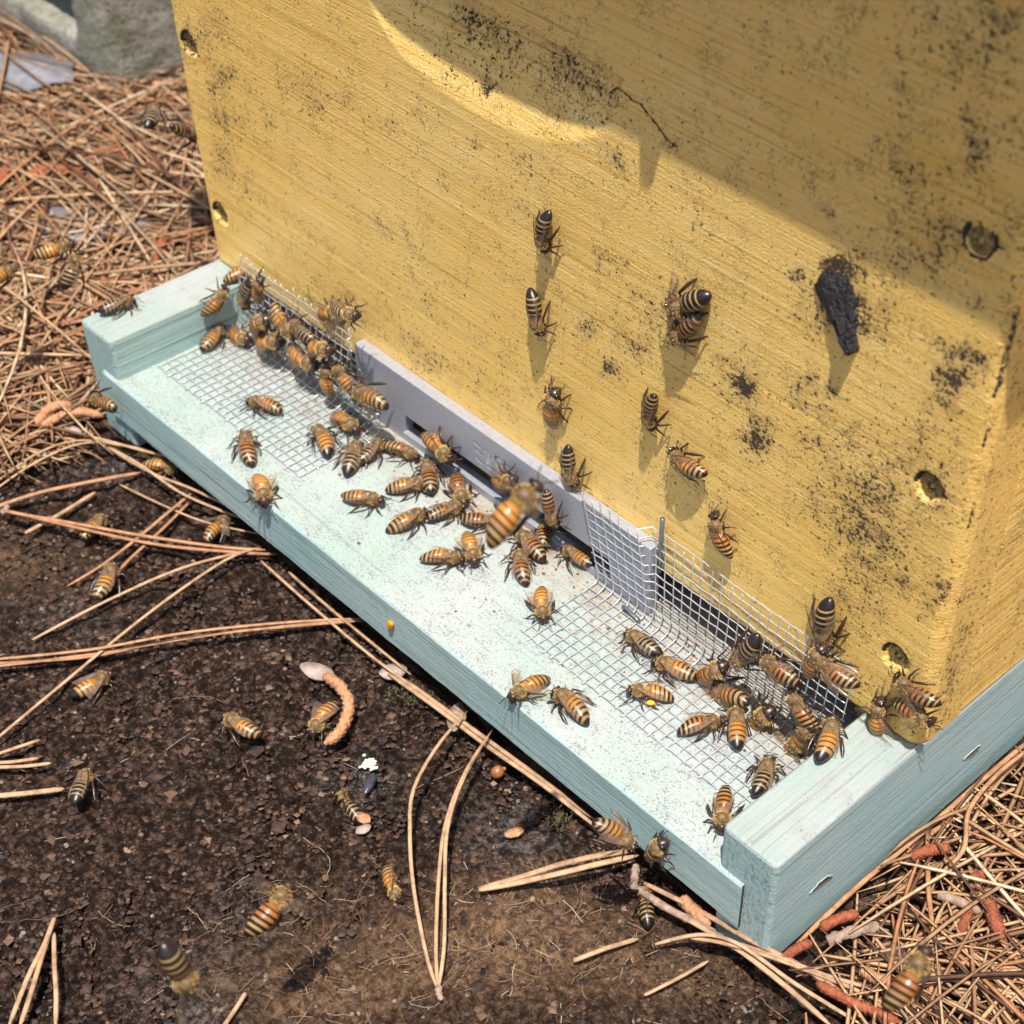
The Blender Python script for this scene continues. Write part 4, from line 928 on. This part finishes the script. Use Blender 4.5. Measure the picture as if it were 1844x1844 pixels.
def twig(label, pts, r):
    P = interp_poly([gnd(*p) for p in pts], 18); m = MB(); m.tube([tuple(p) for p in P], [r*(1+0.22*noise.noise((i*.9, r, pts[0][0]))) for i in range(18)], 8)
    for i in (4, 9, 14): m.ball(tuple(P[i]), (r*1.3, r*1.2, r*1.1), 8, 6)
    return tag(m.build('twig', M_bark), label, 'twig')
twig('pale knobbly twig in front of the deck end', [(1148, 1600, 3), (1200, 1635, 5), (1260, 1665, 5), (1300, 1690, 4)], 1.1)
twig('short upright twig stub under the two front bees', [(1145, 1560, 4), (1143, 1580, 5), (1140, 1600, 3)], 1.1)
twig('grey twig lying in the litter right of the rail foot', [(1490, 1695, 8), (1530, 1680, 9), (1580, 1668, 8)], 1.6)
twig('grey twig near the small catkins at right', [(1690, 1612, 8), (1730, 1625, 9), (1770, 1645, 8)], 1.3)

R = np.random.RandomState(41); m = MB()
for q in range(420):
    t = R.rand()
    if t < 0.45: x, y = R.normal(165, 32), -4-abs(R.normal(0, 7))
    elif t < 0.8: x, y = R.uniform(210, 305), -2-abs(R.normal(0, 13))
    else: x, y = R.uniform(22, 305), R.uniform(-54, -2)
    if not (RW+1 < x < HW-RW-1 and -55 < y < -0.5) or (88 < x < 229 and y > -5.5): continue
    s_ = R.uniform(0.15, 0.55)*(1.5 if R.rand() < 0.12 else 1); m.ball((x, y, -DZ+s_*0.4), (s_*R.uniform(.7, 1.8), s_, s_*0.6), 5, 4, R.randint(0, 2))
tag(m.build('deck_debris', [simple('debris_brown', (0.16, 0.085, 0.045), 0.8, 0, (0.07, 0.035, 0.02), 500), simple('debris_tan', (0.46, 0.30, 0.17), 0.8, 0, (0.30, 0.18, 0.10), 500)]), 'fine brown crumbs of wax and dirt on the landing deck', kind='stuff')
# ------------------------------------------------------------------ honey bees
BX0, BX1 = 1.2, -8.3
def bee_body(pose, bend=0.0, seed=0):
    pose = dict(pose); pose['j'] = pose.get('j', 0)+bend*1.1; pose['droop'] = pose.get('droop', 0)+abs(bend)*0.6*(1 if seed else -1)
    m = MB(); dr = pose.get('droop', 0.0)
    def az(x):                                     # abdomen axis height
        t = (BX0-x)/(BX0-BX1); return 3.25-dr*t*t-0.55*t
    head = [(7.65, 1.9, .12, .12), (7.5, 1.95, .75, .95), (7.15, 2.2, 1.35, 1.55), (6.7, 2.45, 1.75, 1.75), (6.2, 2.6, 1.68, 1.55), (5.85, 2.75, 1.1, 1.05), (5.62, 2.85, .62, .6)]
    thx = [(5.4, 2.95, 1.15, 1.1), (5.0, 3.1, 1.75, 1.7), (4.3, 3.25, 2.2, 2.15), (3.4, 3.3, 2.35, 2.3), (2.6, 3.2, 2.1, 2.05), (2.0, 3.15, 1.5, 1.5), (1.65, 3.2, .8, .8), (1.45, 3.2, .5, .5)]
    ab = []; wide = pose.get('fat', 1.0)
    for i in range(31):
        t = i/30; x = BX0+(BX1-BX0)*t
        r = (math.sin(math.pi*min(1, 0.10+0.52*t/0.36))**0.75 if t < 0.36 else (1-((t-0.36)/0.645)**2.3)**0.62) if t < 0.999 else 0.05
        ph = (t*6) % 1.0; r *= (1+0.035*(ph-0.5)) if t < 0.95 else 1
        if t < 0.02: r = 0.38
        ab.append((x, az(x), 2.62*r*wide, 2.3*r*wide))
    rings = head+thx+ab; nh, nt_, na = len(head), len(thx), len(ab)
    mats = [2]*(nh)+[0]*(nt_)+[1]*(na-1)
    m.loft(rings, 16, mats[:len(rings)-1], lambda x, v: ((BX0-x)/(BX0-BX1) if x < BX0+0.01 else 0.0, v))
    for s in (1, -1):                              # compound eyes
        m.ball((6.55, s*1.35, 2.75), (0.62, 0.62, 1.25), 10, 8, 3)
        # antennae: scape, then the bent flagellum
        a = pose.get('ant', 0.0); m.tube([(7.3, s*0.45, 2.8), (8.1, s*0.95, 3.2+a), (8.7, s*1.5, 2.7+a), (9.6, s*2.0, 1.7+a), (10.1, s*2.15, 1.2+a)], [.13, .12, .14, .14, .10], 5, 2)
    m.tube([(7.4, 0, 1.2), (7.2, 0, 0.6), (6.9, 0, 0.25)], [.28, .2, .1], 5, 2)
    sp = pose.get('spread', 1.0); air = pose.get('air', False)
    for s in (1, -1):
        j = pose.get('j', 0)*s*0.5
        if not air:
            L1 = [(4.7, s*1.2, 1.7), (5.4, s*2.7*sp, 2.3), (6.7+j, s*3.3*sp, 0.9), (7.6+j, s*3.9*sp, 0.12), (8.3+j, s*4.3*sp, 0.08)]
            L2 = [(3.5, s*1.4, 1.4), (3.3-j, s*3.5*sp, 2.6), (2.9-j, s*4.9*sp, 0.7), (2.4-j, s*5.6*sp, 0.12), (2.0-j, s*6.3*sp, 0.08)]
            L3 = [(2.5, s*1.2, 1.4), (1.2+j, s*3.2*sp, 2.9), (-1.7+j, s*4.2*sp, 1.6), (-3.4+j, s*4.5*sp, 0.2), (-4.4+j, s*4.9*sp, 0.08)]
        else:
            L1 = [(4.7, s*1.1, 1.6), (5.0, s*1.8, 0.4), (4.2, s*1.9, -0.8), (3.5, s*1.7, -1.4), (3.0, s*1.6, -1.6)]
            L2 = [(3.5, s*1.3, 1.3), (3.2, s*2.3, -0.2), (1.8, s*2.4, -1.6), (0.8, s*2.3, -2.2), (0.2, s*2.2, -2.5)]
            L3 = [(2.5, s*1.2, 1.3), (1.0, s*2.3, 0.2), (-1.6, s*2.4, -1.4), (-3.4, s*2.2, -2.2), (-4.4, s*2.1, -2.6)]
        m.tube(L1, [.42, .34, .26, .14, .08], 6, 2); m.tube(L2, [.45, .36, .27, .14, .08], 6, 2); m.tube(L3, [.5, .42, .52, .26, .09], 6, 2, flat=0.7)
    RJ = random.Random(seed*31+int(pose['j']*10)); n_b = 16*(7+8+31)
    m.v = [(x, y+(bend*((1.2-x)/9.5)**2*2.0 if i < n_b and x < 1.2 else 0), z) for i, (x, y, z) in enumerate(m.v)]
    return m.mesh('bee_body', [M_thorax, M_ab[0], M_chit, M_eye])
def wing_mesh(L, W, kind):
    """veined membrane, hinged at the origin and pointing along -x; thin but solid"""
    m = MB(); n = 9; outline = []
    for i in range(n+1):
        t = i/n; lead = -0.12*W*math.sin(math.pi*t); trail = W*(math.sin(math.pi*min(1, t*0.62+0.02))**1.2)*(1-(max(0, t-0.72)/0.28)**2*0.75)
        outline.append((t, lead, trail))
    vs = []; cols = 5
    for (t, a, b) in outline:
        for c in range(cols):
            f = c/(cols-1); vs.append((-L*t, a+(b-a)*f, 0.10*W*math.sin(math.pi*f)*0.5+0.12*math.sin(t*9+f*5)*0.3))
    base = m.add(vs, [(i*cols+c, i*cols+c+1, (i+1)*cols+c+1, (i+1)*cols+c) for i in range(n) for c in range(cols-1)], 0)
    for i, (t, a, b) in enumerate(outline):
        for c in range(cols): m.uv[base+i*cols+c] = (t, c/(cols-1))
    m.tube([(-L*t, a, 0.02) for t, a, b in outline], [0.13*(1-0.6*t) for t, a, b in outline], 4, 1, cap=True)
    return m.mesh('wing_'+kind, [M_wing, M_chit])
def fuzz_mesh(seed, dens=1.0):
    R = random.Random(seed); vs = []; fs = []
    def tuft(c, r, N, L, cut):
        for q in range(int(N*dens)):
            while True:
                d = Vector((R.gauss(0, 1), R.gauss(0, 1), R.gauss(0, 1))).normalized()
                if cut(d): break
            p = Vector((c[0]+d.x*r[0], c[1]+d.y*r[1], c[2]+d.z*r[2])); l = L*R.uniform(0.6, 1.2)
            e = (d+Vector((R.gauss(0, .35)-.2, R.gauss(0, .35), R.gauss(0, .35)))).normalized(); sd = e.cross(Vector((R.random(), R.random(), R.random()))).normalized()*0.065
            n = len(vs); vs.extend([p-sd-e*0.15, p+sd-e*0.15, p+e*l]); fs.append((n, n+1, n+2))
    tuft((3.5, 0, 3.2), (2.0, 2.25, 2.2), 760, 0.80, lambda d: d.z > -0.55 and (d.z < 0.80 or R.random() < 0.25))
    tuft((1.1, 0, 3.1), (0.7, 1.6, 1.5), 110, 0.7, lambda d: d.z > -0.4)
    tuft((6.2, 0, 2.6), (0.6, 1.0, 1.5), 40, 0.4, lambda d: d.x < 0.8 and abs(d.y) < 0.6)
    tuft((-1.5, 0, 2.4), (4.2, 2.3, 1.9), 170, 0.35, lambda d: abs(d.x) < 0.9)
    m = MB(); m.add(vs, fs, 0, False); return m.mesh('fuzz', [M_fuzz])
POSES = [dict(wing=7, droop=0.2), dict(wing=20, droop=0.4, j=0.8, spread=1.05), dict(wing=11, droop=1.2, j=-0.9, spread=1.1), dict(wing=95, droop=0.8, air=True, ant=0.5),
         dict(wing=52, droop=0.3, j=0.5, spread=0.95), dict(wing=9, droop=-0.5, j=0.4, spread=1.15, fat=0.95)]
BODY = [[bee_body(p, bd, q) for q, bd in enumerate((0.0, 0.75, -0.8))] for p in POSES]; FUZZ = [fuzz_mesh(1), fuzz_mesh(2, 0.8)]
FW, HWG = wing_mesh(9.6, 3.1, 'fore'), wing_mesh(6.6, 2.3, 'hind')
def make_bee(pose, colour, k=0):
    p = POSES[pose]; root = empty('honey_bee'); b = obj('body', BODY[pose][k % 3], root)
    b.material_slots[1].link = 'OBJECT'; b.material_slots[1].material = M_ab[colour]
    obj('fuzz', FUZZ[k % 2], b)
    w = math.radians(p['wing']); air = p.get('air', False)
    for s in (1, -1):
        for kind, me, hx, hz, da, dz in (('f', FW, 4.1, 4.9, 0.0, 0.25), ('h', HWG, 3.3, 4.75, math.radians(14 if not air else -26), 0.0)):
            o = obj('wing', me, root); o.location = Vector((hx, s*1.5, hz))*S
            a = w+(da if air else da*0.4); ext = math.radians(60 if air else -4)
            mir = Matrix.Diagonal((1, -s, 1, 1))
            o.matrix_local = Matrix.Translation(o.location) @ Matrix.Rotation(-s*a, 4, 'Z') @ Matrix.Rotation(ext if air else math.radians(7)*-1, 4, 'Y') @ Matrix.Rotation(s*math.radians(-10 if not air else 12), 4, 'X') @ mir
    return root
PROTO = {}
def bee(hu, hv, tu, tv, surf, pose, colour, label, group='worker bees', scale=None, up=None, lift=0.0, dist=None, roll=0.0, pollen=False):
    if surf == 'D':
        c_ = (unp(hu, hv, 2, -DZ+3)+unp(tu, tv, 2, -DZ+3))/2
        if c_[1] > -15.5 and (RW < c_[0] < 108 or c_[0] > 212): surf = 'U'
    n = {'D': (0, 0, 1), 'T': (0, 0, 1), 'G': (0, 0, 1), 'W': (0, -1, 0), 'R': (0, -1, 0), 'B': (0, -1, 0), 'L': (1, 0, 0), 'U': (0, -0.93, 0.37)}.get(surf)
    off = 3.0+lift
    if surf == 'A':
        rh, rt = ray(hu, hv), ray(tu, tv); rh /= np.linalg.norm(rh); rt /= np.linalg.norm(rt)
        ang = math.acos(min(1, float(rh @ rt))); d = dist or 15.6/(2*math.tan(ang/2))
        d = min(d, 620.0); H, T_ = CAM+rh*d, CAM+rt*d; mid = Vector((H+T_)/2); fx = Vector(H-T_); L = fx.length
        tocam = (Vector(CAM)-mid).normalized(); n = Vector(up) if up else Vector((0, 0, 1))+tocam*0.9
        sc = scale or max(0.9, min(1.12, L/15.6)) ; fx.normalize(); n = (n-fx*n.dot(fx)).normalized()
        foreshort = L/(15.6*sc)
        if foreshort < 0.9:                         # nose away from the lens
            k = math.sqrt(max(0, 1-foreshort**2)); fx = (fx*foreshort-tocam*k).normalized(); n = (tocam+Vector((0, 0, 0.5))); n = (n-fx*n.dot(fx)).normalized()
        origin = mid-n*3.0
    else:
        ax, val = {'D': (2, -DZ), 'T': (2, 0.0), 'G': (2, -RH), 'W': (1, 0.0), 'R': (1, RY), 'B': (1, -FD-1.2), 'L': (0, RW), 'U': (1, -10.0)}[surf]
        s_ = {0: 1, 1: -1, 2: 1}[ax]
        H, T_ = unp(hu, hv, ax, val+s_*off), unp(tu, tv, ax, val+s_*off); mid = Vector((H+T_)/2); fx = Vector(H-T_); L = fx.length; fx.normalize()
        n = Vector(up) if up else Vector(n); n = (n-fx*n.dot(fx)).normalized(); sc = scale or max(0.90, min(1.08, L/15.6)); origin = mid-n*(3.0*sc)
    z = n; x = fx; y = z.cross(x)
    jr = random.Random(int(hu*7+hv*13)); sc *= jr.uniform(0.97, 1.06)
    Rm = Matrix((x, y, z)).transposed() @ Matrix.Rotation(math.radians(roll+jr.uniform(-9, 9)), 3, 'X') @ Matrix.Rotation(math.radians(jr.uniform(-5, 6)), 3, 'Y')
    vr = int(hu+hv*3) % 3; key = (pose, colour, vr)
    if key not in PROTO: PROTO[key] = root = make_bee(pose, colour, vr)
    else:
        src = PROTO[key]; root = src.copy(); COL.objects.link(root)
        for ch in src.children:
            c = ch.copy(); COL.objects.link(c); c.parent = root
            for g in ch.children: gg = g.copy(); COL.objects.link(gg); gg.parent = c
    M_ = Rm.to_4x4(); M_.translation = (origin+(x*0.35*sc))*S
    root.matrix_world = M_ @ Matrix.Scale(sc, 4)
    for k_ in ('label', 'category', 'group'): 
        if k_ in root: del root[k_]
    tag(root, label, 'bee', group)
    if pollen:
        m = MB(); m.ball((-0.6, 4.1, 1.9), (1.5, 0.95, 0.85), 10, 8); m.build('pollen_load', M_pollen, root)
    return root
GW, GD, GS, GL, GA, GG = 'bees clinging to the gold front', 'bees on the landing deck', 'bees around the right wire screen', 'bees around the left wire screen', 'bees in flight', 'bees on the soil'
BEES = [
 # gold front
 (976, 455, 979, 378, 'W', 2, 1, 'topmost dark bee on the gold front, tail up', GW), (971, 597, 957, 532, 'W', 0, 1, 'dark bee head down, just below the topmost bee on the gold front', GW),
 (1203, 557, 1272, 534, 'W', 4, 1, 'black banded upper bee of the touching pair on the gold front', GW), (1208, 612, 1262, 577, 'W', 4, 2, 'red waisted lower bee of the touching pair on the gold front', GW),
 (998, 703, 985, 768, 'W', 1, 0, 'bee head up on the gold front above the bar end', GW), (1168, 775, 1177, 705, 'W', 5, 2, 'striped bee head down, midway up the gold front', GW),
 (1205, 818, 1268, 864, 'W', 1, 0, 'amber bee walking slantwise on the gold front, head left', GW), (1286, 934, 1306, 998, 'W', 0, 2, 'small brown bee head up just above the right screen', GW),
 (1033, 872, 1017, 808, 'W', 5, 1, 'black bee head down right on the top edge of the bar', GW), (1486, 1168, 1481, 1076, 'W', 1, 1, 'long striped bee head down at the right end of the screen', GW),
 (608, 562, 572, 566, 'W', 1, 0, 'small orange bee on the left screen top by the gold front', GW), 
 (1616, 1220, 1680, 1274, 'W', 1, 2, 'brown bee just below the bottom screw hole', GW), (1676, 1302, 1604, 1256, 'W', 4, 2, 'dark bee crossing the bottom corner of the gold box, head right', GW),
 (1584, 1262, 1580, 1330, 'W', 4, 0, 'bee with hanging pale wings at the bottom corner of the gold box', GW),
 # reducer
 (1000, 948, 981, 884, 'R', 5, 2, 'banded bee head down on the grey bar', GD), (931, 862, 884, 874, 'R', 5, 0, 'orange bee on the grey bar behind the big blurred bee', GD),
 (818, 832, 757, 778, 'R', 5, 0, 'orange bee reaching over the left end of the entrance slot', GD),
 # deck
 (445, 720, 510, 736, 'D', 1, 0, 'bee on the left screen floor, head left', GD), (440, 772, 443, 838, 'D', 0, 2, 'brown bee head up near the left front of the deck', GD),
 (646, 782, 588, 738, 'D', 2, 0, 'bee on the right corner of the left screen, head down right', GD), (568, 766, 600, 817, 'D', 0, 3, 'orange bee lying lengthwise on the middle of the left screen', GD),
 (645, 793, 621, 852, 'D', 2, 1, 'black striped bee just off the edge of the left screen', GD), (694, 793, 648, 833, 'D', 5, 1, 'dark bee between the black striped bee and the slot', GD),
 (752, 822, 690, 799, 'D', 5, 2, 'banded bee nose to nose with the slot, left of centre', GD), (768, 828, 776, 886, 'D', 0, 2, 'brown bee head up left of the slot', GD),
 (768, 870, 697, 877, 'D', 2, 0, 'striped bee head right touching the brown bee left of the slot', GD), (690, 902, 617, 892, 'D', 5, 0, 'pale orange bee standing apart on the deck, head right', GD),
 (476, 908, 468, 848, 'D', 1, 3, 'bee with open wings looking over the front edge of the deck', GD), (838, 905, 815, 850, 'D', 0, 2, 'dark chested bee facing the viewer before the slot', GD),
 (772, 922, 700, 952, 'D', 2, 0, 'orange striped bee head up right, front left of the cluster', GD), (836, 908, 764, 928, 'D', 5, 2, 'striped bee touching noses with the dark chested bee', GD),
 (898, 940, 832, 937, 'D', 0, 2, 'banded bee whose front half is hidden by the big blurred bee', GD), (836, 1007, 756, 997, 'D', 2, 0, 'black and yellow bee at the front of the cluster, head right', GD),
 (855, 1010, 840, 960, 'D', 1, 0, 'bee facing the viewer at the front of the cluster', GD), (984, 942, 978, 975, 'D', 0, 2, 'small bee half inside the slot', GD),
 (930, 958, 978, 1005, 'D', 1, 2, 'brown bee head up left, right of the blurred bee', GD), (932, 990, 938, 1046, 'D', 2, 2, 'short striped bee head up with one wing out', GD),
 (1016, 983, 1064, 1022, 'D', 5, 3, 'bright amber bee leaning on the right end of the bar', GD), (979, 1112, 969, 1058, 'D', 1, 3, 'bee facing the viewer with black eyes, left of the right screen', GD),
 (922, 1258, 983, 1215, 'D', 4, 0, 'orange bee with raised wings near the deck front, head left', GD), (1000, 1240, 1066, 1292, 'D', 2, 0, 'black striped orange bee at the deck front, head up left', GD),
 # right screen
 (1133, 1139, 1182, 1180, 'D', 0, 1, 'dark tailed bee at the top left of the right screen', GS), (1179, 1190, 1250, 1218, 'D', 1, 0, 'bee with shiny wings in the middle of the right screen floor', GS),
 (1306, 1195, 1252, 1238, 'D', 1, 2, 'bee heading up the screen between two others, head up right', GS), (1316, 1196, 1370, 1150, 'U', 0, 1, 'fat striped bee climbing the right screen, tail up right', GS),
 (1374, 1184, 1428, 1228, 'U', 1, 2, 'brown bee on the upright of the right screen', GS), (1270, 1243, 1353, 1260, 'D', 1, 0, 'large bee with violet sheen on its wings, head left', GS),
 (1132, 1244, 1210, 1248, 'D', 1, 0, 'bee with a yellow pollen load on its leg', GS), (1304, 1298, 1220, 1310, 'D', 1, 2, 'bee with pointed folded wings, head right, on the screen floor', GS),
 (1320, 1270, 1326, 1346, 'D', 0, 3, 'orange bee standing straight up, centre of three abreast', GS), (1392, 1274, 1346, 1322, 'D', 2, 3, 'orange bee heading up right, right of three abreast', GS),
 (1472, 1187, 1532, 1242, 'U', 1, 2, 'winged bee at the top right corner of the right screen', GS), (1424, 1250, 1460, 1314, 'D', 0, 2, 'brown bee under the foot of the upright screen', GS),
 (1498, 1290, 1483, 1370, 'T', 0, 3, 'big orange bee on top of the right rail', GS), (1452, 1322, 1406, 1382, 'D', 4, 0, 'bee with wings spread wide against the right rail', GS),
 (1384, 1372, 1370, 1422, 'D', 5, 1, 'dark banded bee with its tail toward the viewer by the right rail', GS), (1302, 1487, 1309, 1424, 'D', 5, 2, 'brown bee head down at the front corner of the right rail', GS),
 (1462, 1300, 1432, 1352, 'D', 1, 0, 'bee squeezed between the big orange bee and the screen', GS), (1476, 1172, 1455, 1216, 'U', 0, 2, 'dark bee under the long striped bee at the screen end', GS),
 # left screen
 (455, 488, 417, 494, 'T', 0, 0, 'bee on the left rail top at the corner of the gold box', GL), (406, 519, 375, 570, 'L', 0, 0, 'orange bee climbing the inside of the left rail, upper one', GL),
 (438, 555, 448, 505, 'U', 0, 1, 'dark bee head down in the left corner', GL), (468, 502, 462, 548, 'U', 1, 0, 'bee head up in the left corner beside the dark one', GL),
 (400, 588, 368, 627, 'D', 0, 0, 'orange bee at the foot of the left rail, lower one', GL), (445, 614, 414, 604, 'D', 1, 0, 'small bee right of the one at the left rail foot', GL),
 (482, 574, 450, 592, 'D', 1, 2, 'bee behind the cluster on the left screen', GL), (523, 602, 490, 556, 'D', 2, 0, 'yellow tailed bee with its tail against the left screen', GL),
 (530, 583, 556, 612, 'U', 1, 1, 'dark bee on the left screen beside the yellow tailed one', GL), (511, 616, 452, 620, 'D', 1, 0, 'bee with a pinkish wing, head right, on the left screen floor', GL),
 (608, 634, 536, 618, 'D', 2, 0, 'long yellow and black bee head right in the left cluster', GL), (574, 664, 510, 625, 'D', 1, 0, 'bee below the long one, head down right', GL),
 (584, 655, 588, 712, 'D', 0, 0, 'orange bee head up in the middle of the left cluster', GL), (604, 660, 634, 704, 'D', 1, 0, 'bee with folded wings right of the one standing head up', GL),
 (637, 700, 690, 726, 'D', 1, 0, 'last bee of the left cluster, tail toward the grey bar', GL), (634, 568, 600, 560, 'U', 1, 1, 'black headed bee on the edge of the left screen', GL),
 # rails and deck front
 (240, 540, 180, 558, 'T', 1, 1, 'bee walking on top of the left rail', GA), (172, 716, 200, 730, 'B', 5, 0, 'bee hovering by the front of the left rail', GA),
 (1142, 1530, 1078, 1474, 'A', 1, 0, 'golden bee with a raised wing under the deck front edge', GG), (1192, 1520, 1170, 1552, 'B', 5, 1, 'curled bee clinging to the deck front, tail to the viewer', GG),
 # in flight
 (968, 868, 868, 968, 'A', 3, 0, 'large blurred amber bee flying before the grey bar', GA), (1672, 1708, 1606, 1826, 'A', 3, 2, 'large blurred bee flying at the lower right corner', GA),
 (520, 1588, 450, 1688, 'A', 3, 2, 'golden bee flying over the bottom left soil', GA), (342, 1785, 298, 1708, 'A', 3, 1, 'dark blurred bee flying near the bottom edge', GA),
 (142, 450, 118, 524, 'A', 0, 1, 'pale banded bee flying left of the left rail', GA), (130, 436, 62, 462, 'A', 3, 0, 'blurred yellow bee just above the pale banded flier', GA),
 (30, 480, -20, 508, 'A', 3, 0, 'flying bee cut by the left edge', GA), (280, 188, 272, 230, 'A', 0, 1, 'small bee flying in front of the needles near the box top left', GA),
 (352, 238, 312, 232, 'A', 5, 2, 'bee half hidden behind the left edge of the gold box', GA),
 # on or just over the soil
 (192, 928, 148, 972, 'G', 1, 0, 'bee crouching under the knobbly needle bundle', GG), (410, 936, 370, 966, 'G', 4, 0, 'bee with clear spread wings in the needles before the deck', GG),
 (208, 1008, 174, 1082, 'G', 0, 0, 'pale yellow bee hovering over soil between long needles', GG), (196, 1212, 134, 1252, 'G', 1, 3, 'orange bee on the soil below the long rust bundle', GG),
 (404, 1288, 462, 1326, 'G', 0, 0, 'bee on open soil, tail down right', GG), (562, 1318, 600, 1262, 'G', 1, 0, 'pale bee tucked inside the curled catkin', GG),
 (162, 1384, 136, 1446, 'G', 0, 1, 'white banded bee on the soil near the left edge stubs', GG), (584, 1428, 642, 1478, 'G', 4, 1, 'crumpled dead bee below the black seed', GG),
 (735, 1608, 706, 1550, 'G', 4, 0, 'dead straw coloured bee beside the arched needles', GG), (1140, 1606, 1152, 1648, 'G', 0, 1, 'dark dead insect under the knobbly twig', GG),
 (320, 846, 262, 832, 'G', 0, 0, 'brown bee in the shade under the pale forked needles', GG), (345, 478, 346, 452, 'G', 5, 1, 'small dark bee in the needles behind the left rail', GG)]
for i, b in enumerate(BEES):
    kw = {}
    l = b[7]
    if 'pollen load' in l: kw['pollen'] = True
    if 'half hidden behind' in l: kw['dist'] = 690.0; kw['scale'] = 1.0
    if 'near the box top left' in l: kw['scale'] = 0.95
    if 'hovering over soil' in l or 'white banded bee' in l or 'open soil' in l: kw['lift'] = 4.0
    if 'hovering by the front' in l: kw['lift'] = 3.0
    if 'small bee half inside' in l or 'right on the top edge' in l: kw['scale'] = 0.9
    if 'on the grey bar behind' in l: kw['scale'] = 0.9
    if 'under the deck front edge' in l: kw['dist'] = 412.0
    if 'inside the curled' in l or 'small dark bee' in l: kw['scale'] = 0.9
    if surf_ := (b[4] == 'G' and 'dead' in l): kw['roll'] = 70.0
    if 'near the bottom edge' in l: kw['dist'] = 350.0; kw['scale'] = 1.0
    if 'curled bee clinging' in l: kw['up'] = (0.2, -0.3, 0.9)
    bee(*b, **kw)
# unseen tapered shape added under the lid rim: it throws the tapered shadow beside the hand hold
m = MB(); m.tube([(240, -18.6, 226.5), (240, -18.8, 222), (240.2, -18.9, 217), (240.1, -18.9, 213), (240.1, -18.9, 210.5)], [3.4, 3.0, 2.2, 1.2, 0.3], 10)
tag(m.build('shadow_caster', M_prop), 'unseen dark tapered shape added under the front rim of the lid to cast a shadow', 'shadow caster')
